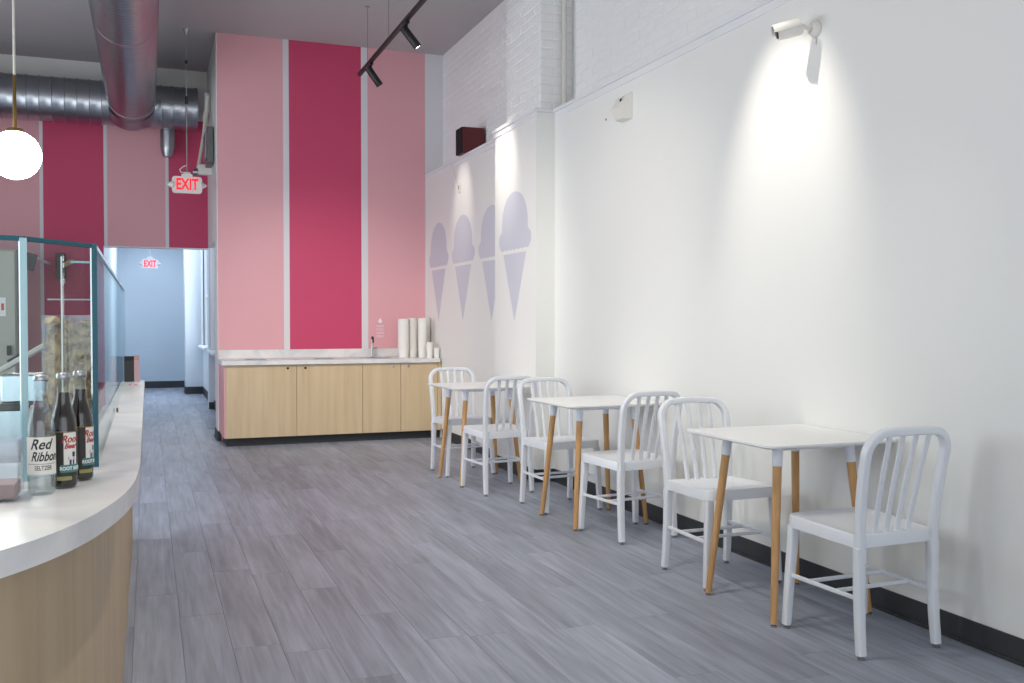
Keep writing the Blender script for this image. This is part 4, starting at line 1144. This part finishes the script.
obj('red_print', bm, plain('red print', (200, 60, 70), 0.5), dr)
for k in range(1):
    bm = B(); box(bm, -0.38, 0.36, -0.34, 0.34, 0, 0.05); obj('plinth', bm, M_blk, fr)

# hanging menu screen and camera on the striped wall seen through the glass
ms = thing('wall_monitor', 'dark wall-mounted monitor on a white bracket seen through the top of the glass', 'monitor', (-1.12, 11.55, 1.90))
bm = B(); box(bm, -0.20, 0.0, -0.16, -0.13, -0.09, 0.09, 0.004); obj('screen', bm, plain('dark grey plastic', (84, 82, 86), 0.3), ms, rot=(0.0, 0.25, 0.0))
bm = B(); sweep(bm, [(-0.17, -0.12, 0.13), (0.0, -0.10, 0.06), (0.06, 0.80, 0.04)], rrect(0.03, 0.02, 0.004, 1), ref=(0, 0, 1)); obj('bracket', bm, M_plas, ms)
wcam = thing('ceiling_camera', 'dark angular device with tan shade behind the glass', 'device', (-0.92, 12.25, 1.93))
bm = B(); box(bm, -0.07, 0.03, -0.06, 0.14, -0.16, 0.14, 0.01); obj('housing', bm, plain('dark mauve plastic', (88, 66, 74), 0.5), wcam)
bm = B(); box(bm, 0.0, 0.13, -0.12, -0.06, -0.04, 0.01, 0.005); obj('shade', bm, plain('tan plastic', (190, 160, 128), 0.5), wcam, rot=(0, -0.5, 0))
bm = B(); box(bm, -0.02, 0.03, -0.10, -0.06, -0.22, -0.16, 0.004); obj('sensor', bm, M_plas, wcam)

# far end of the bar : payment terminal, sticker, card
pt = thing('payment_terminal', 'black payment terminal with rose metal side at the far end of the bar', 'terminal', (-0.088, 5.84, ZB))
bm = B(); poly = [(0.0, 0.0), (0.10, 0.0), (0.115, 0.05), (0.07, 0.135), (0.02, 0.145), (0.0, 0.12)]
prism(bm, poly, -0.04, 0.012, Matrix(((0,0,1,0),(1,0,0,0),(0,1,0,0),(0,0,0,1)))); obj('housing', bm, plain('terminal black', (26, 22, 24), 0.35), pt)
bm = B(); poly = [(-0.004, 0.0), (0.10, 0.0), (0.118, 0.05), (0.072, 0.138), (0.02, 0.148), (-0.004, 0.122)]
prism(bm, poly, 0.0125, 0.040, Matrix(((0,0,1,0),(1,0,0,0),(0,1,0,0),(0,0,0,1)))); obj('side_cover', bm, plain('rose metal', (186, 150, 152), 0.35, 0.4), pt)
bm = B(); box(bm, -0.108, -0.050, 5.45, 5.58, ZB+0.0003, ZB+0.002); 
ck = obj('counter_card', bm, plain('pale card', (222, 214, 214), 0.5)); tag(ck, 'small white card with pink print lying near the terminal', 'card')
bm = B(); box(bm, -0.100, -0.085, 5.47, 5.56, ZB+0.002, ZB+0.0025); box(bm, -0.075, -0.058, 5.47, 5.56, ZB+0.002, ZB+0.0025); obj('pink_print', bm, plain('pink print', (214, 110, 136), 0.5), ck)
bm = B(); box(bm, -0.1145, -0.108, 3.90, 3.93, ZB, ZB+0.016, 0.001); tag(obj('edge_clip', bm, plain('brown clip', (120, 96, 66), 0.5)), 'tiny brown clip standing on the bar top at the joint', 'clip')
